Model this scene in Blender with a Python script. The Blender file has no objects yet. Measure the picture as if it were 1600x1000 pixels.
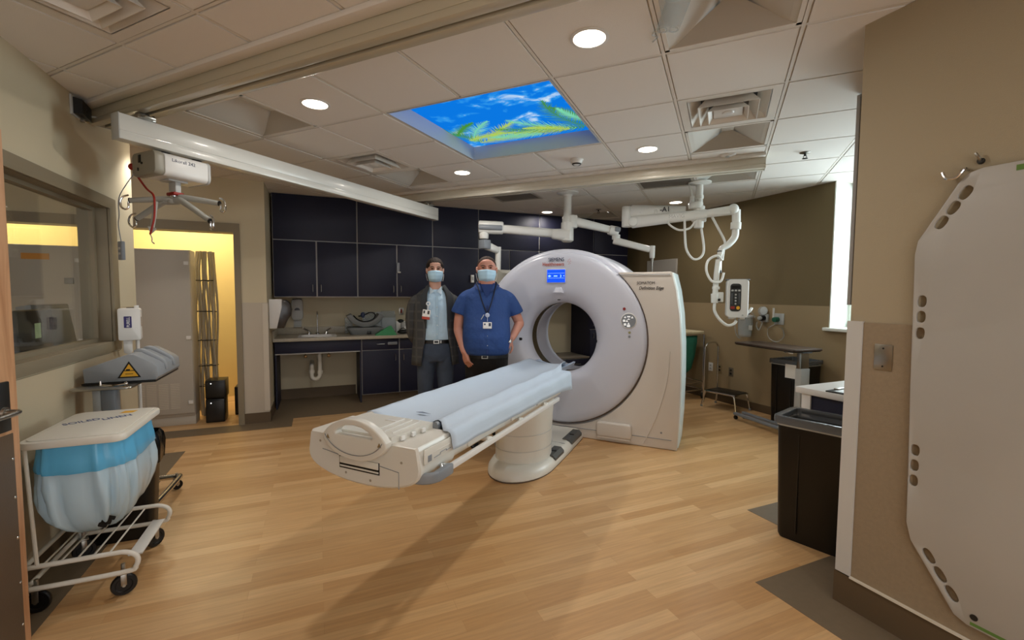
import bpy, bmesh, math, random
from mathutils import Vector, Matrix, Euler
random.seed(7)
SC = bpy.context.scene
COL = SC.collection
PI = math.pi
CEIL = 2.7165
TH = math.radians(-48.42)                 # the scanner and the ceiling grid are turned 48 degrees to the walls
GB = Vector((math.cos(TH), math.sin(TH), 0)); GA = Vector((-math.sin(TH), math.cos(TH), 0))
def G(b, a, z=0.0): return GB * b + GA * a + Vector((0, 0, z))

# ------------------------------------------------------------------ materials
def lin(h):
    h = h.lstrip('#'); out = []
    for i in (0, 2, 4):
        c = int(h[i:i + 2], 16) / 255
        out.append(c / 12.92 if c <= .04045 else ((c + .055) / 1.055) ** 2.4)
    return (*out, 1)
def mat(name, col, rough=.5, metal=0.0, var=0.0, vscale=8.0, bump=0.0, bscale=200.0, trans=0.0, alpha=1.0, emit=None, es=1.0, coat=0.0, sheen=0.0, ior=1.45, sss=0.0, spec=.5, bdist=.004):
    m = bpy.data.materials.new(name); m.use_nodes = True
    nt = m.node_tree; n = nt.nodes; l = nt.links
    b = n['Principled BSDF']; c = lin(col)
    b.inputs['Base Color'].default_value = c
    b.inputs['Roughness'].default_value = rough
    b.inputs['Metallic'].default_value = metal
    b.inputs['IOR'].default_value = ior
    b.inputs['Specular IOR Level'].default_value = spec
    b.inputs['Transmission Weight'].default_value = trans
    b.inputs['Alpha'].default_value = alpha
    b.inputs['Coat Weight'].default_value = coat
    b.inputs['Sheen Weight'].default_value = sheen
    if sss:
        b.inputs['Subsurface Weight'].default_value = sss
        b.inputs['Subsurface Radius'].default_value = (.01, .004, .002)
    if emit:
        b.inputs['Emission Color'].default_value = lin(emit); b.inputs['Emission Strength'].default_value = es
    tc = n.new('ShaderNodeTexCoord')
    if var:
        t = n.new('ShaderNodeTexNoise'); t.inputs['Scale'].default_value = vscale; t.inputs['Detail'].default_value = 4
        l.new(tc.outputs['Object'], t.inputs['Vector'])
        hs = n.new('ShaderNodeHueSaturation'); hs.inputs['Color'].default_value = c
        mr = n.new('ShaderNodeMapRange'); mr.inputs['From Min'].default_value = .3; mr.inputs['From Max'].default_value = .7
        mr.inputs['To Min'].default_value = 1 - var; mr.inputs['To Max'].default_value = 1 + var
        l.new(t.outputs['Fac'], mr.inputs['Value']); l.new(mr.outputs['Result'], hs.inputs['Value']); l.new(hs.outputs['Color'], b.inputs['Base Color'])
    if bump:
        t2 = n.new('ShaderNodeTexNoise'); t2.inputs['Scale'].default_value = bscale; t2.inputs['Detail'].default_value = 3
        l.new(tc.outputs['Object'], t2.inputs['Vector'])
        bp = n.new('ShaderNodeBump'); bp.inputs['Strength'].default_value = bump; bp.inputs['Distance'].default_value = bdist
        l.new(t2.outputs['Fac'], bp.inputs['Height']); l.new(bp.outputs['Normal'], b.inputs['Normal'])
    return m
def node(nt, typ, **kw):
    nd = nt.nodes.new(typ)
    for k, v in kw.items():
        if k.startswith('_'): setattr(nd, k[1:], v)
        else: nd.inputs[k.replace('__', ' ')].default_value = v
    return nd

# ------------------------------------------------------------------ mesh building
class B:
    def __init__(s): s.bm = bmesh.new()
    def add(s, t, mi=0, M=None):
        if M is not None:
            bmesh.ops.transform(t, matrix=M, verts=t.verts)
            if M.determinant() < 0: bmesh.ops.reverse_faces(t, faces=t.faces)
        for f in t.faces: f.material_index = mi
        me = bpy.data.meshes.new('tmp'); t.to_mesh(me); t.free()
        s.bm.from_mesh(me); bpy.data.meshes.remove(me); return s
    def box(s, x0, x1, y0, y1, z0, z1, bev=0.0, mi=0, M=None, seg=2):
        t = bmesh.new(); bmesh.ops.create_cube(t, size=1)
        bmesh.ops.transform(t, matrix=Matrix.Translation(((x0 + x1) / 2, (y0 + y1) / 2, (z0 + z1) / 2)) @ Matrix.Diagonal((abs(x1 - x0), abs(y1 - y0), abs(z1 - z0), 1)), verts=t.verts)
        if bev: bmesh.ops.bevel(t, geom=t.edges[:], offset=bev, segments=seg, affect='EDGES', profile=.5)
        return s.add(t, mi, M)
    def cyl(s, p0, p1, r0, r1=None, seg=20, mi=0, cap=True, bev=0.0):
        r1 = r0 if r1 is None else r1; p0 = Vector(p0); p1 = Vector(p1); d = p1 - p0
        t = bmesh.new(); bmesh.ops.create_cone(t, cap_ends=cap, segments=seg, radius1=r0, radius2=r1, depth=d.length)
        if bev: bmesh.ops.bevel(t, geom=[e for e in t.edges if len(e.link_faces) == 2 and any(len(f.verts) > 4 for f in e.link_faces)], offset=bev, segments=2, affect='EDGES', profile=.5)
        q = Vector((0, 0, 1)).rotation_difference(d.normalized()).to_matrix().to_4x4()
        return s.add(t, mi, Matrix.Translation((p0 + p1) / 2) @ q)
    def sph(s, c, r, mi=0, u=20, v=12, M=None):
        if not isinstance(r, (tuple, list)): r = (r, r, r)
        t = bmesh.new(); bmesh.ops.create_uvsphere(t, u_segments=u, v_segments=v, radius=1)
        bmesh.ops.transform(t, matrix=Matrix.Translation(c) @ (M or Matrix()) @ Matrix.Diagonal((*r, 1)), verts=t.verts)
        return s.add(t, mi)
    def tube(s, pts, r, seg=8, mi=0, closed=False, smooth=0, cap=True):
        pts = [Vector(p) for p in pts]
        rs = list(r) if isinstance(r, (list, tuple)) else [r] * len(pts)
        if smooth: pts, rs = spline(pts, rs, smooth, closed)
        t = bmesh.new(); rings = []; n = len(pts); prev = None
        for i, p in enumerate(pts):
            if closed: d = pts[(i + 1) % n] - pts[i - 1]
            else: d = pts[min(i + 1, n - 1)] - pts[max(i - 1, 0)]
            d = d.normalized() if d.length > 1e-9 else Vector((0, 0, 1))
            if prev is None:
                a = Vector((0, 0, 1)) if abs(d.z) < .9 else Vector((1, 0, 0)); u = d.cross(a).normalized()
            else:
                u = prev - d * prev.dot(d); u = u.normalized() if u.length > 1e-6 else d.orthogonal().normalized()
            prev = u; w = d.cross(u)
            rings.append([t.verts.new(p + (u * math.cos(2 * PI * k / seg) + w * math.sin(2 * PI * k / seg)) * rs[i]) for k in range(seg)])
        for i in range(n if closed else n - 1):
            A = rings[i]; Bq = rings[(i + 1) % n]
            for k in range(seg): t.faces.new((A[k], A[(k + 1) % seg], Bq[(k + 1) % seg], Bq[k]))
        if cap and not closed: t.faces.new(rings[0][::-1]); t.faces.new(rings[-1])
        bmesh.ops.recalc_face_normals(t, faces=t.faces)
        return s.add(t, mi)
    def lathe(s, prof, seg=32, mi=0, M=None, a0=0.0, a1=2 * PI):
        """profile of (radius, height) turned about local Z; closed if the first and last points agree"""
        t = bmesh.new(); full = abs(a1 - a0 - 2 * PI) < 1e-6; n = seg if full else seg + 1; rings = []
        for k in range(n):
            a = a0 + (a1 - a0) * k / seg
            rings.append([t.verts.new((r * math.cos(a), r * math.sin(a), h)) for r, h in prof])
        for k in range(n if full else n - 1):
            A = rings[k]; Bq = rings[(k + 1) % n]
            for i in range(len(prof) - 1):
                vs = (A[i], Bq[i], Bq[i + 1], A[i + 1])
                try: t.faces.new(vs)
                except ValueError: pass
        bmesh.ops.remove_doubles(t, verts=t.verts, dist=1e-5)
        bmesh.ops.recalc_face_normals(t, faces=t.faces)
        return s.add(t, mi, M)
    def prism(s, poly, h, holes=(), mi=0, M=None, bev=0.0, seg=2):
        """2D outline (with holes) in XY, raised from z=0 to z=h"""
        t = bmesh.new()
        es = []
        for lp in [poly, *holes]:
            vs = [t.verts.new((x, y, 0)) for x, y in lp]
            es += [t.edges.new((vs[i], vs[(i + 1) % len(vs)])) for i in range(len(vs))]
        if holes: bmesh.ops.triangle_fill(t, use_beauty=True, use_dissolve=False, edges=es)
        else: bmesh.ops.contextual_create(t, geom=es)
        bmesh.ops.recalc_face_normals(t, faces=t.faces)
        r = bmesh.ops.extrude_face_region(t, geom=t.faces[:])
        bmesh.ops.translate(t, verts=[v for v in r['geom'] if isinstance(v, bmesh.types.BMVert)], vec=(0, 0, h))
        bmesh.ops.recalc_face_normals(t, faces=t.faces)
        if bev:
            ed = [e for e in t.edges if len(e.link_faces) == 2 and e.calc_face_angle(0) > .8 and abs(e.verts[0].co.z - e.verts[1].co.z) < 1e-6]
            bmesh.ops.bevel(t, geom=ed, offset=bev, segments=seg, affect='EDGES', profile=.5)
        return s.add(t, mi, M)
    def loft(s, rings, mi=0, cap=True, closed=True):
        """rings: lists of points, the same number in each"""
        t = bmesh.new(); R = [[t.verts.new(p) for p in r] for r in rings]; n = len(R[0])
        for A, Bq in zip(R, R[1:]):
            for k in range(n if closed else n - 1):
                t.faces.new((A[k], A[(k + 1) % n], Bq[(k + 1) % n], Bq[k]))
        if cap and closed: t.faces.new(R[0][::-1]); t.faces.new(R[-1])
        bmesh.ops.recalc_face_normals(t, faces=t.faces)
        return s.add(t, mi)
    def poly(s, pts, mi=0):
        t = bmesh.new(); t.faces.new([t.verts.new(p) for p in pts]); return s.add(t, mi)
    def text(s, body, size, M, mi=0, ext=.0006, align='LEFT', shear=0.0, sx=1.0, bold=0.0):
        cu = bpy.data.curves.new('txt', 'FONT'); cu.body = body; cu.size = size; cu.extrude = ext; cu.align_x = align; cu.shear = shear; cu.offset = bold
        o = bpy.data.objects.new('txt', cu); COL.objects.link(o)
        bpy.context.view_layer.update()
        dg = bpy.context.evaluated_depsgraph_get(); me = bpy.data.meshes.new_from_object(o.evaluated_get(dg))
        bpy.data.objects.remove(o); bpy.data.curves.remove(cu)
        t = bmesh.new(); t.from_mesh(me); bpy.data.meshes.remove(me)
        return s.add(t, mi, M @ Matrix.Diagonal((sx, 1, 1, 1)))
    def obj(s, name, mats, parent=None, angle=38, smooth=True, remesh=0.0, relax=0, subd=0):
        me = bpy.data.meshes.new(name); s.bm.to_mesh(me); s.bm.free()
        for m in (mats if isinstance(mats, (list, tuple)) else [mats]): me.materials.append(m)
        o = bpy.data.objects.new(name, me); COL.objects.link(o)
        if remesh or subd:
            if remesh:
                md = o.modifiers.new('r', 'REMESH'); md.mode = 'VOXEL'; md.voxel_size = remesh
                if relax:
                    sm = o.modifiers.new('s', 'SMOOTH'); sm.iterations = relax; sm.factor = .5
            if subd:
                sb = o.modifiers.new('b', 'SUBSURF'); sb.levels = subd; sb.render_levels = subd
            bpy.context.view_layer.update()
            dg = bpy.context.evaluated_depsgraph_get(); m2 = bpy.data.meshes.new_from_object(o.evaluated_get(dg))
            o.modifiers.clear(); o.data = m2; bpy.data.meshes.remove(me); me = m2; me.name = name
        if smooth:
            me.polygons.foreach_set('use_smooth', [True] * len(me.polygons))
            if angle < 180: me.set_sharp_from_angle(angle=math.radians(angle))
        if parent is not None: o.parent = parent
        return o
def spline(pts, rs, k, closed=False):
    P = []; Q = []; n = len(pts)
    for i in range(n if closed else n - 1):
        if closed: p0, p1, p2, p3 = pts[i - 1], pts[i], pts[(i + 1) % n], pts[(i + 2) % n]; r1, r2 = rs[i], rs[(i + 1) % n]
        else: p0, p1, p2, p3 = pts[max(i - 1, 0)], pts[i], pts[i + 1], pts[min(i + 2, n - 1)]; r1, r2 = rs[i], rs[i + 1]
        for j in range(k):
            t = j / k; t2 = t * t; t3 = t2 * t
            P.append(.5 * ((2 * p1) + (p2 - p0) * t + (2 * p0 - 5 * p1 + 4 * p2 - p3) * t2 + (3 * p1 - p0 - 3 * p2 + p3) * t3)); Q.append(r1 + (r2 - r1) * t)
    if not closed: P.append(pts[-1]); Q.append(rs[-1])
    return P, Q
def arc(cx, cy, r, a0, a1, n, ry=None):
    ry = r if ry is None else ry
    return [(cx + r * math.cos(a0 + (a1 - a0) * i / n), cy + ry * math.sin(a0 + (a1 - a0) * i / n)) for i in range(n + 1)]
def rrect(x0, x1, y0, y1, r, n=5):
    return arc(x1 - r, y1 - r, r, 0, PI / 2, n) + arc(x0 + r, y1 - r, r, PI / 2, PI, n) + arc(x0 + r, y0 + r, r, PI, 1.5 * PI, n) + arc(x1 - r, y0 + r, r, 1.5 * PI, 2 * PI, n)
def T(x, y, z): return Matrix.Translation((x, y, z))
def RX(a): return Matrix.Rotation(a, 4, 'X')
def RY(a): return Matrix.Rotation(a, 4, 'Y')
def RZ(a): return Matrix.Rotation(a, 4, 'Z')
FRONT = RX(PI / 2)                       # XY drawing -> upright, facing -Y
FACE_X = RZ(PI / 2) @ RX(PI / 2)         # XY drawing -> upright, facing +X
FACE_NX = RZ(-PI / 2) @ RX(PI / 2)       # XY drawing -> upright, facing -X
def tag(o, label, cat, group=None):
    o['label'] = label; o['category'] = cat
    if group: o['group'] = group
    return o
def thing(name, label, cat, loc=(0, 0, 0), rz=0.0, group=None):
    o = bpy.data.objects.new(name, None); COL.objects.link(o); o.location = loc; o.rotation_euler = (0, 0, rz); o.empty_display_size = .1
    return tag(o, label, cat, group)
def struct(o): o['kind'] = 'structure'; return o
def copy_tree(o, parent=None):
    c = o.copy(); COL.objects.link(c)
    if parent is not None: c.parent = parent
    for ch in list(o.children): copy_tree(ch, c)
    return c
# ------------------------------------------------------------------ the palette
M_ceil = mat('ceiling_tile', '#e2ded8', .9, bump=.25, bscale=260)
M_grid = mat('grid_white', '#dcd7cf', .6)
M_wall = mat('wall_cream', '#c6bba0', .8, bump=.15, bscale=350)
M_wallw = mat('wall_linen', '#b9ab90', .8, bump=.3, bscale=300)
M_tan = mat('wall_tan', '#a5987f', .8, bump=.2, bscale=350)
M_olive = mat('wall_olive', '#6f6144', .8, bump=.15, bscale=350)
M_wains = mat('wallcover_brown', '#93826a', .75, bump=.45, bscale=420, var=.05, vscale=60)
M_wains2 = mat('wallcover_tan', '#9a8767', .75, bump=.3, bscale=300)
M_base = mat('cove_base', '#5d4c37', .6)
M_border = mat('vinyl_border', '#6f604c', .45, var=.05, vscale=30)
M_jamb = mat('taupe_steel', '#857a65', .5)
M_white = mat('white_enamel', '#dad9d6', .32)
M_gantry = mat('gantry_shell', '#c3c6d2', .28)
M_gwarm = mat('gantry_panel', '#cbc4bb', .35)
M_table = mat('couch_shell', '#d2d0c8', .32)
M_sheet = mat('paper_sheet', '#b5c3d2', .6, bump=.12, bscale=25)
M_pad = mat('cradle_pad', '#93a2b8', .6)
M_dark = mat('dark_plastic', '#22211f', .4)
M_black = mat('black_plastic', '#0d0c0b', .35)
M_gray = mat('gray_plastic', '#7f848a', .4)
M_lgray = mat('light_gray_plastic', '#b3b4b2', .45)
M_chrome = mat('chrome', '#d5d5d5', .12, metal=1)
M_steel = mat('brushed_steel', '#aaa7a0', .3, metal=1)
M_alu = mat('rail_aluminium', '#cfcabb', .3, metal=0, coat=.25)
M_alu2 = mat('rail_anodised', '#b8b09a', .3, coat=.4)
M_navy = mat('navy_laminate', '#13152d', .55, var=.06, vscale=12)
M_edge = mat('cabinet_edge', '#aaa8a6', .5)
M_counter = mat('counter_laminate', '#a8a08f', .4, var=.08, vscale=90)
M_bronze = mat('warm_gray_seam', '#5b4b3c', .5)
M_red = mat('red_cord', '#8e1f14', .5)
M_blueink = mat('blue_ink', '#2b3550', .5)
M_orange = mat('orange_ink', '#b4513a', .5)
M_ink = mat('dark_ink', '#37363a', .5)
M_yellow = mat('yellow_label', '#d9a52b', .5)
M_fabric_teal = mat('teal_bag', '#2f7d68', .7, var=.1, vscale=14)
M_clear = mat('clear_plastic', '#e8eef0', .08, trans=.9, ior=1.2, alpha=.45)
M_paper = mat('white_paper', '#efefec', .7)
M_rubber = mat('gray_rubber', '#8a8c8c', .6)
M_pipe = mat('white_pipe', '#d6d2c6', .4)

def floor_mat():
    m = bpy.data.materials.new('maple_planks'); m.use_nodes = True; nt = m.node_tree; l = nt.links; b = nt.nodes['Principled BSDF']
    tc = node(nt, 'ShaderNodeTexCoord')
    br = node(nt, 'ShaderNodeTexBrick', Scale=1.0, Mortar__Size=.0007, Mortar__Smooth=.1, Bias=0.0, Brick__Width=.92, Row__Height=.076)
    br.offset = .37; br.offset_frequency = 2; br.squash = 1
    br.inputs['Color1'].default_value = lin('#d3ad7d'); br.inputs['Color2'].default_value = lin('#bb905f'); br.inputs['Mortar'].default_value = lin('#b58d5e')
    l.new(tc.outputs['Object'], br.inputs['Vector'])
    mp = node(nt, 'ShaderNodeMapping'); mp.inputs['Scale'].default_value = (1.6, 26, 1); l.new(tc.outputs['Object'], mp.inputs['Vector'])
    ns = node(nt, 'ShaderNodeTexNoise', Scale=2.2, Detail=6.0, Roughness=.6); l.new(mp.outputs['Vector'], ns.inputs['Vector'])
    mr = node(nt, 'ShaderNodeMapRange'); mr.inputs['From Min'].default_value = .3; mr.inputs['From Max'].default_value = .72; mr.inputs['To Min'].default_value = .84; mr.inputs['To Max'].default_value = 1.08
    l.new(ns.outputs['Fac'], mr.inputs['Value'])
    hs = node(nt, 'ShaderNodeHueSaturation'); l.new(br.outputs['Color'], hs.inputs['Color']); l.new(mr.outputs['Result'], hs.inputs['Value'])
    l.new(hs.outputs['Color'], b.inputs['Base Color'])
    b.inputs['Roughness'].default_value = .36; b.inputs['Specular IOR Level'].default_value = .45
    return m
M_floor = floor_mat()
def wood_mat():
    m = bpy.data.materials.new('oak_door'); m.use_nodes = True; nt = m.node_tree; l = nt.links; b = nt.nodes['Principled BSDF']
    tc = node(nt, 'ShaderNodeTexCoord'); mp = node(nt, 'ShaderNodeMapping'); mp.inputs['Scale'].default_value = (9, 9, .7); l.new(tc.outputs['Object'], mp.inputs['Vector'])
    ns = node(nt, 'ShaderNodeTexNoise', Scale=3.0, Detail=6.0, Distortion=1.2); l.new(mp.outputs['Vector'], ns.inputs['Vector'])
    cr = node(nt, 'ShaderNodeValToRGB'); cr.color_ramp.elements[0].color = lin('#b0805a'); cr.color_ramp.elements[1].color = lin('#cb9d76'); cr.color_ramp.elements[0].position = .35; cr.color_ramp.elements[1].position = .65
    l.new(ns.outputs['Fac'], cr.inputs['Fac']); l.new(cr.outputs['Color'], b.inputs['Base Color']); b.inputs['Roughness'].default_value = .45
    return m
M_oak = wood_mat()
def glass_mat():
    m = bpy.data.materials.new('window_glass'); m.use_nodes = True; nt = m.node_tree; l = nt.links; nt.nodes.clear()
    o = node(nt, 'ShaderNodeOutputMaterial'); mx = node(nt, 'ShaderNodeMixShader'); tr = node(nt, 'ShaderNodeBsdfTransparent'); gl = node(nt, 'ShaderNodeBsdfGlossy', Roughness=.02)
    tr.inputs['Color'].default_value = (.95, .97, .96, 1)
    lw = node(nt, 'ShaderNodeLayerWeight', Blend=.5); pw = node(nt, 'ShaderNodeMath', _operation='POWER'); pw.inputs[1].default_value = 4.0; ma = node(nt, 'ShaderNodeMath', _operation='MULTIPLY_ADD'); ma.inputs[1].default_value = .6; ma.inputs[2].default_value = .05
    l.new(lw.outputs['Facing'], pw.inputs[0]); l.new(pw.outputs[0], ma.inputs[0]); l.new(ma.outputs[0], mx.inputs[0]); l.new(tr.outputs[0], mx.inputs[1]); l.new(gl.outputs[0], mx.inputs[2]); l.new(mx.outputs[0], o.inputs[0])
    return m
M_glass = glass_mat()
def thin_clear(name, tint, gloss=.08):
    m = bpy.data.materials.new(name); m.use_nodes = True; nt = m.node_tree; l = nt.links; nt.nodes.clear()
    o = node(nt, 'ShaderNodeOutputMaterial'); mx = node(nt, 'ShaderNodeMixShader', Fac=.22); tr = node(nt, 'ShaderNodeBsdfTransparent'); gl = node(nt, 'ShaderNodeBsdfPrincipled', Roughness=.12)
    tr.inputs['Color'].default_value = lin(tint); gl.inputs['Base Color'].default_value = (.8, .82, .84, 1)
    mx.inputs[0].default_value = gloss
    l.new(tr.outputs[0], mx.inputs[1]); l.new(gl.outputs[0], mx.inputs[2]); l.new(mx.outputs[0], o.inputs[0])
    return m
M_clear = thin_clear('clear_plastic', '#eef2f3', .25)
# ------------------------------------------------------------------ the room
def sbox(name, m, *boxes, angle=30):
    b = B()
    for bx in boxes: b.box(*bx)
    return struct(b.obj(name, m, angle=angle))
RAIL = 1.37
sbox('floor', M_floor, (-5.5, 6.5, -3.2, 8.2, -.1, 0))
# vinyl border bands laid in the floor along the walls
sbox('trim_1', M_border, (-1.375, -1.16, -3, 5.0, 0, .0015), (-1.85, -1.375, 4.69, 5.0, 0, .0015))
sbox('trim_2', M_border, (-3.4, -.29, 5.5, 5.78, 0, .0015), (-.518, -.29, 5.78, 5.85, 0, .0015), (-.518, 5.138, 5.85, 6.95, 0, .0015))
sbox('trim_3', M_border, (2.06, 2.298, -3, 1.572, 0, .0015), (2.298, 2.71, 1.336, 1.572, 0, .0015), (2.71, 5.138, 1.336, 2.15, 0, .0015))
# left wall with the observation window and the door opening
WT = -1.535
sbox('wall_left', [M_wall], (WT, -1.385, -3.2, .42, 0, CEIL), (WT, -1.385, .42, 1.50, 2.16, CEIL), (WT, -1.385, 1.50, 2.36, 0, CEIL), (WT, -1.385, 4.22, 4.68, 0, CEIL), (WT, -1.385, 2.36, 4.22, 0, 1.09), (WT, -1.385, 2.36, 4.22, 2.125, CEIL))
sbox('trim_4', M_wallw, (-1.386, -1.379, 1.56, 4.682, .1, 1.045), (-1.386, -1.379, 4.30, 4.682, 1.045, RAIL))
sbox('baseboard_left', M_base, (-1.385, -1.375, 1.56, 4.69, 0, .1), (-1.545, -1.375, 4.68, 4.69, 0, .1))
wf = B()
FYZ = Matrix(((0, 0, 1, 0), (1, 0, 0, 0), (0, 1, 0, 0), (0, 0, 0, 1)))      # drawing (y, z), thickness toward +X
def rc(y0, y1, z0, z1): return [(y0, z0), (y1, z0), (y1, z1), (y0, z1)]
wf.prism(rc(2.25, 4.29, 1.055, 2.165), .018, holes=[rc(2.40, 4.18, 1.125, 2.085)], M=T(-1.3845, 0, 0) @ FYZ, bev=.003)
wf.prism(rc(2.361, 4.219, 1.091, 2.124), .168, holes=[rc(2.40, 4.18, 1.125, 2.085)], M=T(WT - .02, 0, 0) @ FYZ)
wf.prism(rc(2.4, 4.18, 1.125, 2.085), .05, holes=[rc(2.43, 4.15, 1.15, 2.06)], M=T(-1.505, 0, 0) @ FYZ)
w1 = struct(wf.obj('window_1', M_jamb))
g = B().box(-1.485, -1.478, 2.42, 4.16, 1.14, 2.07).obj('glass', M_glass, w1)
# wall with the cased opening to the equipment room, and the pier beside the cabinets
sbox('wall_back_left', [M_wall], (-5.4, -3.3, 5.79, 5.94, 0, CEIL), (-3.3, -.776, 5.79, 5.94, 2.234, CEIL), (-.776, -.53, 5.79, 7.6, 0, CEIL))
sbox('door_1', M_jamb, (-3.3, -.776, 5.765, 5.96, 2.135, 2.234), (-.835, -.776, 5.765, 5.96, 0, 2.135), (-3.3, -3.24, 5.765, 5.96, 0, 2.135))
M_guard = mat('wall_guard_vinyl', '#b6ad9e', .6, bump=.1, bscale=300)
sbox('trim_5', M_guard, (-.775, -.527, 5.783, 5.791, .12, RAIL), (-.53, -.5265, 5.791, 5.95, .12, RAIL))
sbox('trim_6', mat('corner_guard', '#c3bbad', .5), (-.575, -.521, 5.776, 5.784, .14, RAIL - .01), (-.5275, -.521, 5.784, 5.84, .14, RAIL - .01))
sbox('baseboard_back', M_base, (-.776, -.518, 5.778, 5.791, 0, .12), (-.531, -.518, 5.791, 6.3, 0, .12), (-.50, .49, 6.93, 6.951, 0, .14))
# equipment room and control room shell
sbox('wall_equipment_room', mat('wall_ochre', '#d2bd86', .8), (-5.4, -.53, 7.45, 7.6, 0, CEIL), (-5.5, -5.4, -3.2, 7.6, 0, CEIL))
sbox('wall_back', [M_wall], (-.53, 5.5, 6.95, 7.1, 0, CEIL))
sbox('wall_right', [M_olive], (5.15, 5.5, 3.16, 6.95, RAIL, CEIL), (5.15, 5.5, 1.322, 1.62, RAIL, CEIL))
sbox('wall_right_lower', M_wains2, (5.148, 5.5, 3.16, 6.95, 0, RAIL), (5.148, 5.5, 1.322, 3.16, 0, 1.13), (5.148, 5.5, 1.322, 1.62, 1.13, RAIL))
sbox('baseboard_right', M_base, (5.138, 5.148, 1.33, 6.95, 0, .1))
M_jw = mat('window_reveal', '#e8ece6', .5)
w2 = struct(B().box(5.46, 5.5, 1.62, 1.68, 1.13, CEIL).box(5.46, 5.5, 3.1, 3.16, 1.13, CEIL).box(5.46, 5.5, 2.36, 2.42, 1.13, CEIL).box(5.46, 5.5, 1.62, 3.16, 1.13, 1.19).box(5.46, 5.5, 1.62, 3.16, 2.64, CEIL).box(5.145, 5.462, 3.150, 3.162, 1.13, CEIL).obj('window_2', M_jw))
B().box(5.476, 5.482, 1.65, 3.13, 1.16, 2.68).obj('glass', M_glass, w2)
B().box(5.09, 5.47, 1.6, 3.2, 1.10, 1.135, .006).obj('window_sill', M_jw, w2)
# the wall mass on the right with the slide board
sbox('wall_near_right', [M_tan], (2.31, 5.5, -3.2, 1.322, 0, CEIL))
sbox('trim_7', M_wains, (2.303, 2.31, -3, 1.274, .157, RAIL - .004))
sbox('trim_8', mat('guard_gray', '#c2c1bd', .5), (2.296, 2.311, 1.262, 1.328, .157, RAIL), (2.311, 2.37, 1.3215, 1.328, .157, RAIL))
sbox('baseboard_near_right', M_base, (2.298, 2.31, -3, 1.334, 0, .150), (2.31, 5.138, 1.322, 1.334, 0, .150))
sbox('trim_9', mat('base_bead', '#d8d0c0', .5), (2.290, 2.304, -3, 1.262, .150, .158))

# ceiling: lay-in tiles on a grid turned 48 degrees to the walls
B0, A0, TS = -.928, 2.49, .6096
open_cells = {(1, -1), (-4, -1), (1, 2), (-4, 2), (1, 4), (-2, 7), (0, 4), (-3, 4), (-4, 1), (1, 1), (-3, -3), (-2, 0), (-2, 1), (-1, 0), (-1, 1)}
def cell(i, j): return B0 + TS * i, B0 + TS * (i + 1), A0 + TS * j, A0 + TS * (j + 1)
def keep(b0, b1, a0, a1):
    for b in (b0, b1):
        for a in (a0, a1):
            p = G(b, a)
            if -5.5 < p.x < 5.6 and -3.3 < p.y < 7.6: return True
    return False
tl = B(); gr = B(); cells = []
for i in range(-14, 14):
    for j in range(-14, 14):
        b0, b1, a0, a1 = cell(i, j)
        if not keep(b0, b1, a0, a1): continue
        cells.append((i, j))
        if (i, j) in open_cells: continue
        w = .0150; zf = CEIL - .0005
        tl.poly([G(b0 + w, a0 + w, zf), G(b0 + w, a1 - w, zf), G(b1 - w, a1 - w, zf), G(b1 - w, a0 + w, zf)])
        for (p, q) in (((b0, a0), (b1, a0)), ((b1, a0), (b1, a1)), ((b1, a1), (b0, a1)), ((b0, a1), (b0, a0))):
            def ins(c): return (c[0] + (w if c[0] == b0 else -w), c[1] + (w if c[1] == a0 else -w))
            P, Q = ins(p), ins(q)
            tl.poly([G(*P, zf), G(*Q, zf), G(*Q, zf + .03), G(*P, zf + .03)])
RG = RZ(TH)
for i, j in cells:
    b0, b1, a0, a1 = cell(i, j)
    if not (i == -1 and j in (0, 1)): gr.box(b0 - .008, b0 + .008, a0 - .008, a1 - .008, CEIL + .002, CEIL + .014, M=RG); gr.box(b0 - .024, b0 + .024, a0 - .024, a1 - .024, CEIL + .0135, CEIL + .02, M=RG)
    if not (j == 1 and i in (-2, -1)): gr.box(b0 + .008, b1 - .008, a0 - .008, a0 + .008, CEIL + .002, CEIL + .014, M=RG); gr.box(b0 - .024, b1 - .024, a0 - .024, a0 + .024, CEIL + .0205, CEIL + .026, M=RG)
struct(tl.obj('ceiling', M_ceil, smooth=False))
struct(gr.obj('trim_10', M_grid, smooth=False))
sbox('ceiling_light_block', mat('light_block', '#55504a', .9), (-5.5, 5.6, -3.3, 7.6, CEIL + .42, CEIL + .5))  # unseen slab added over the tiles to block outside light
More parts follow.
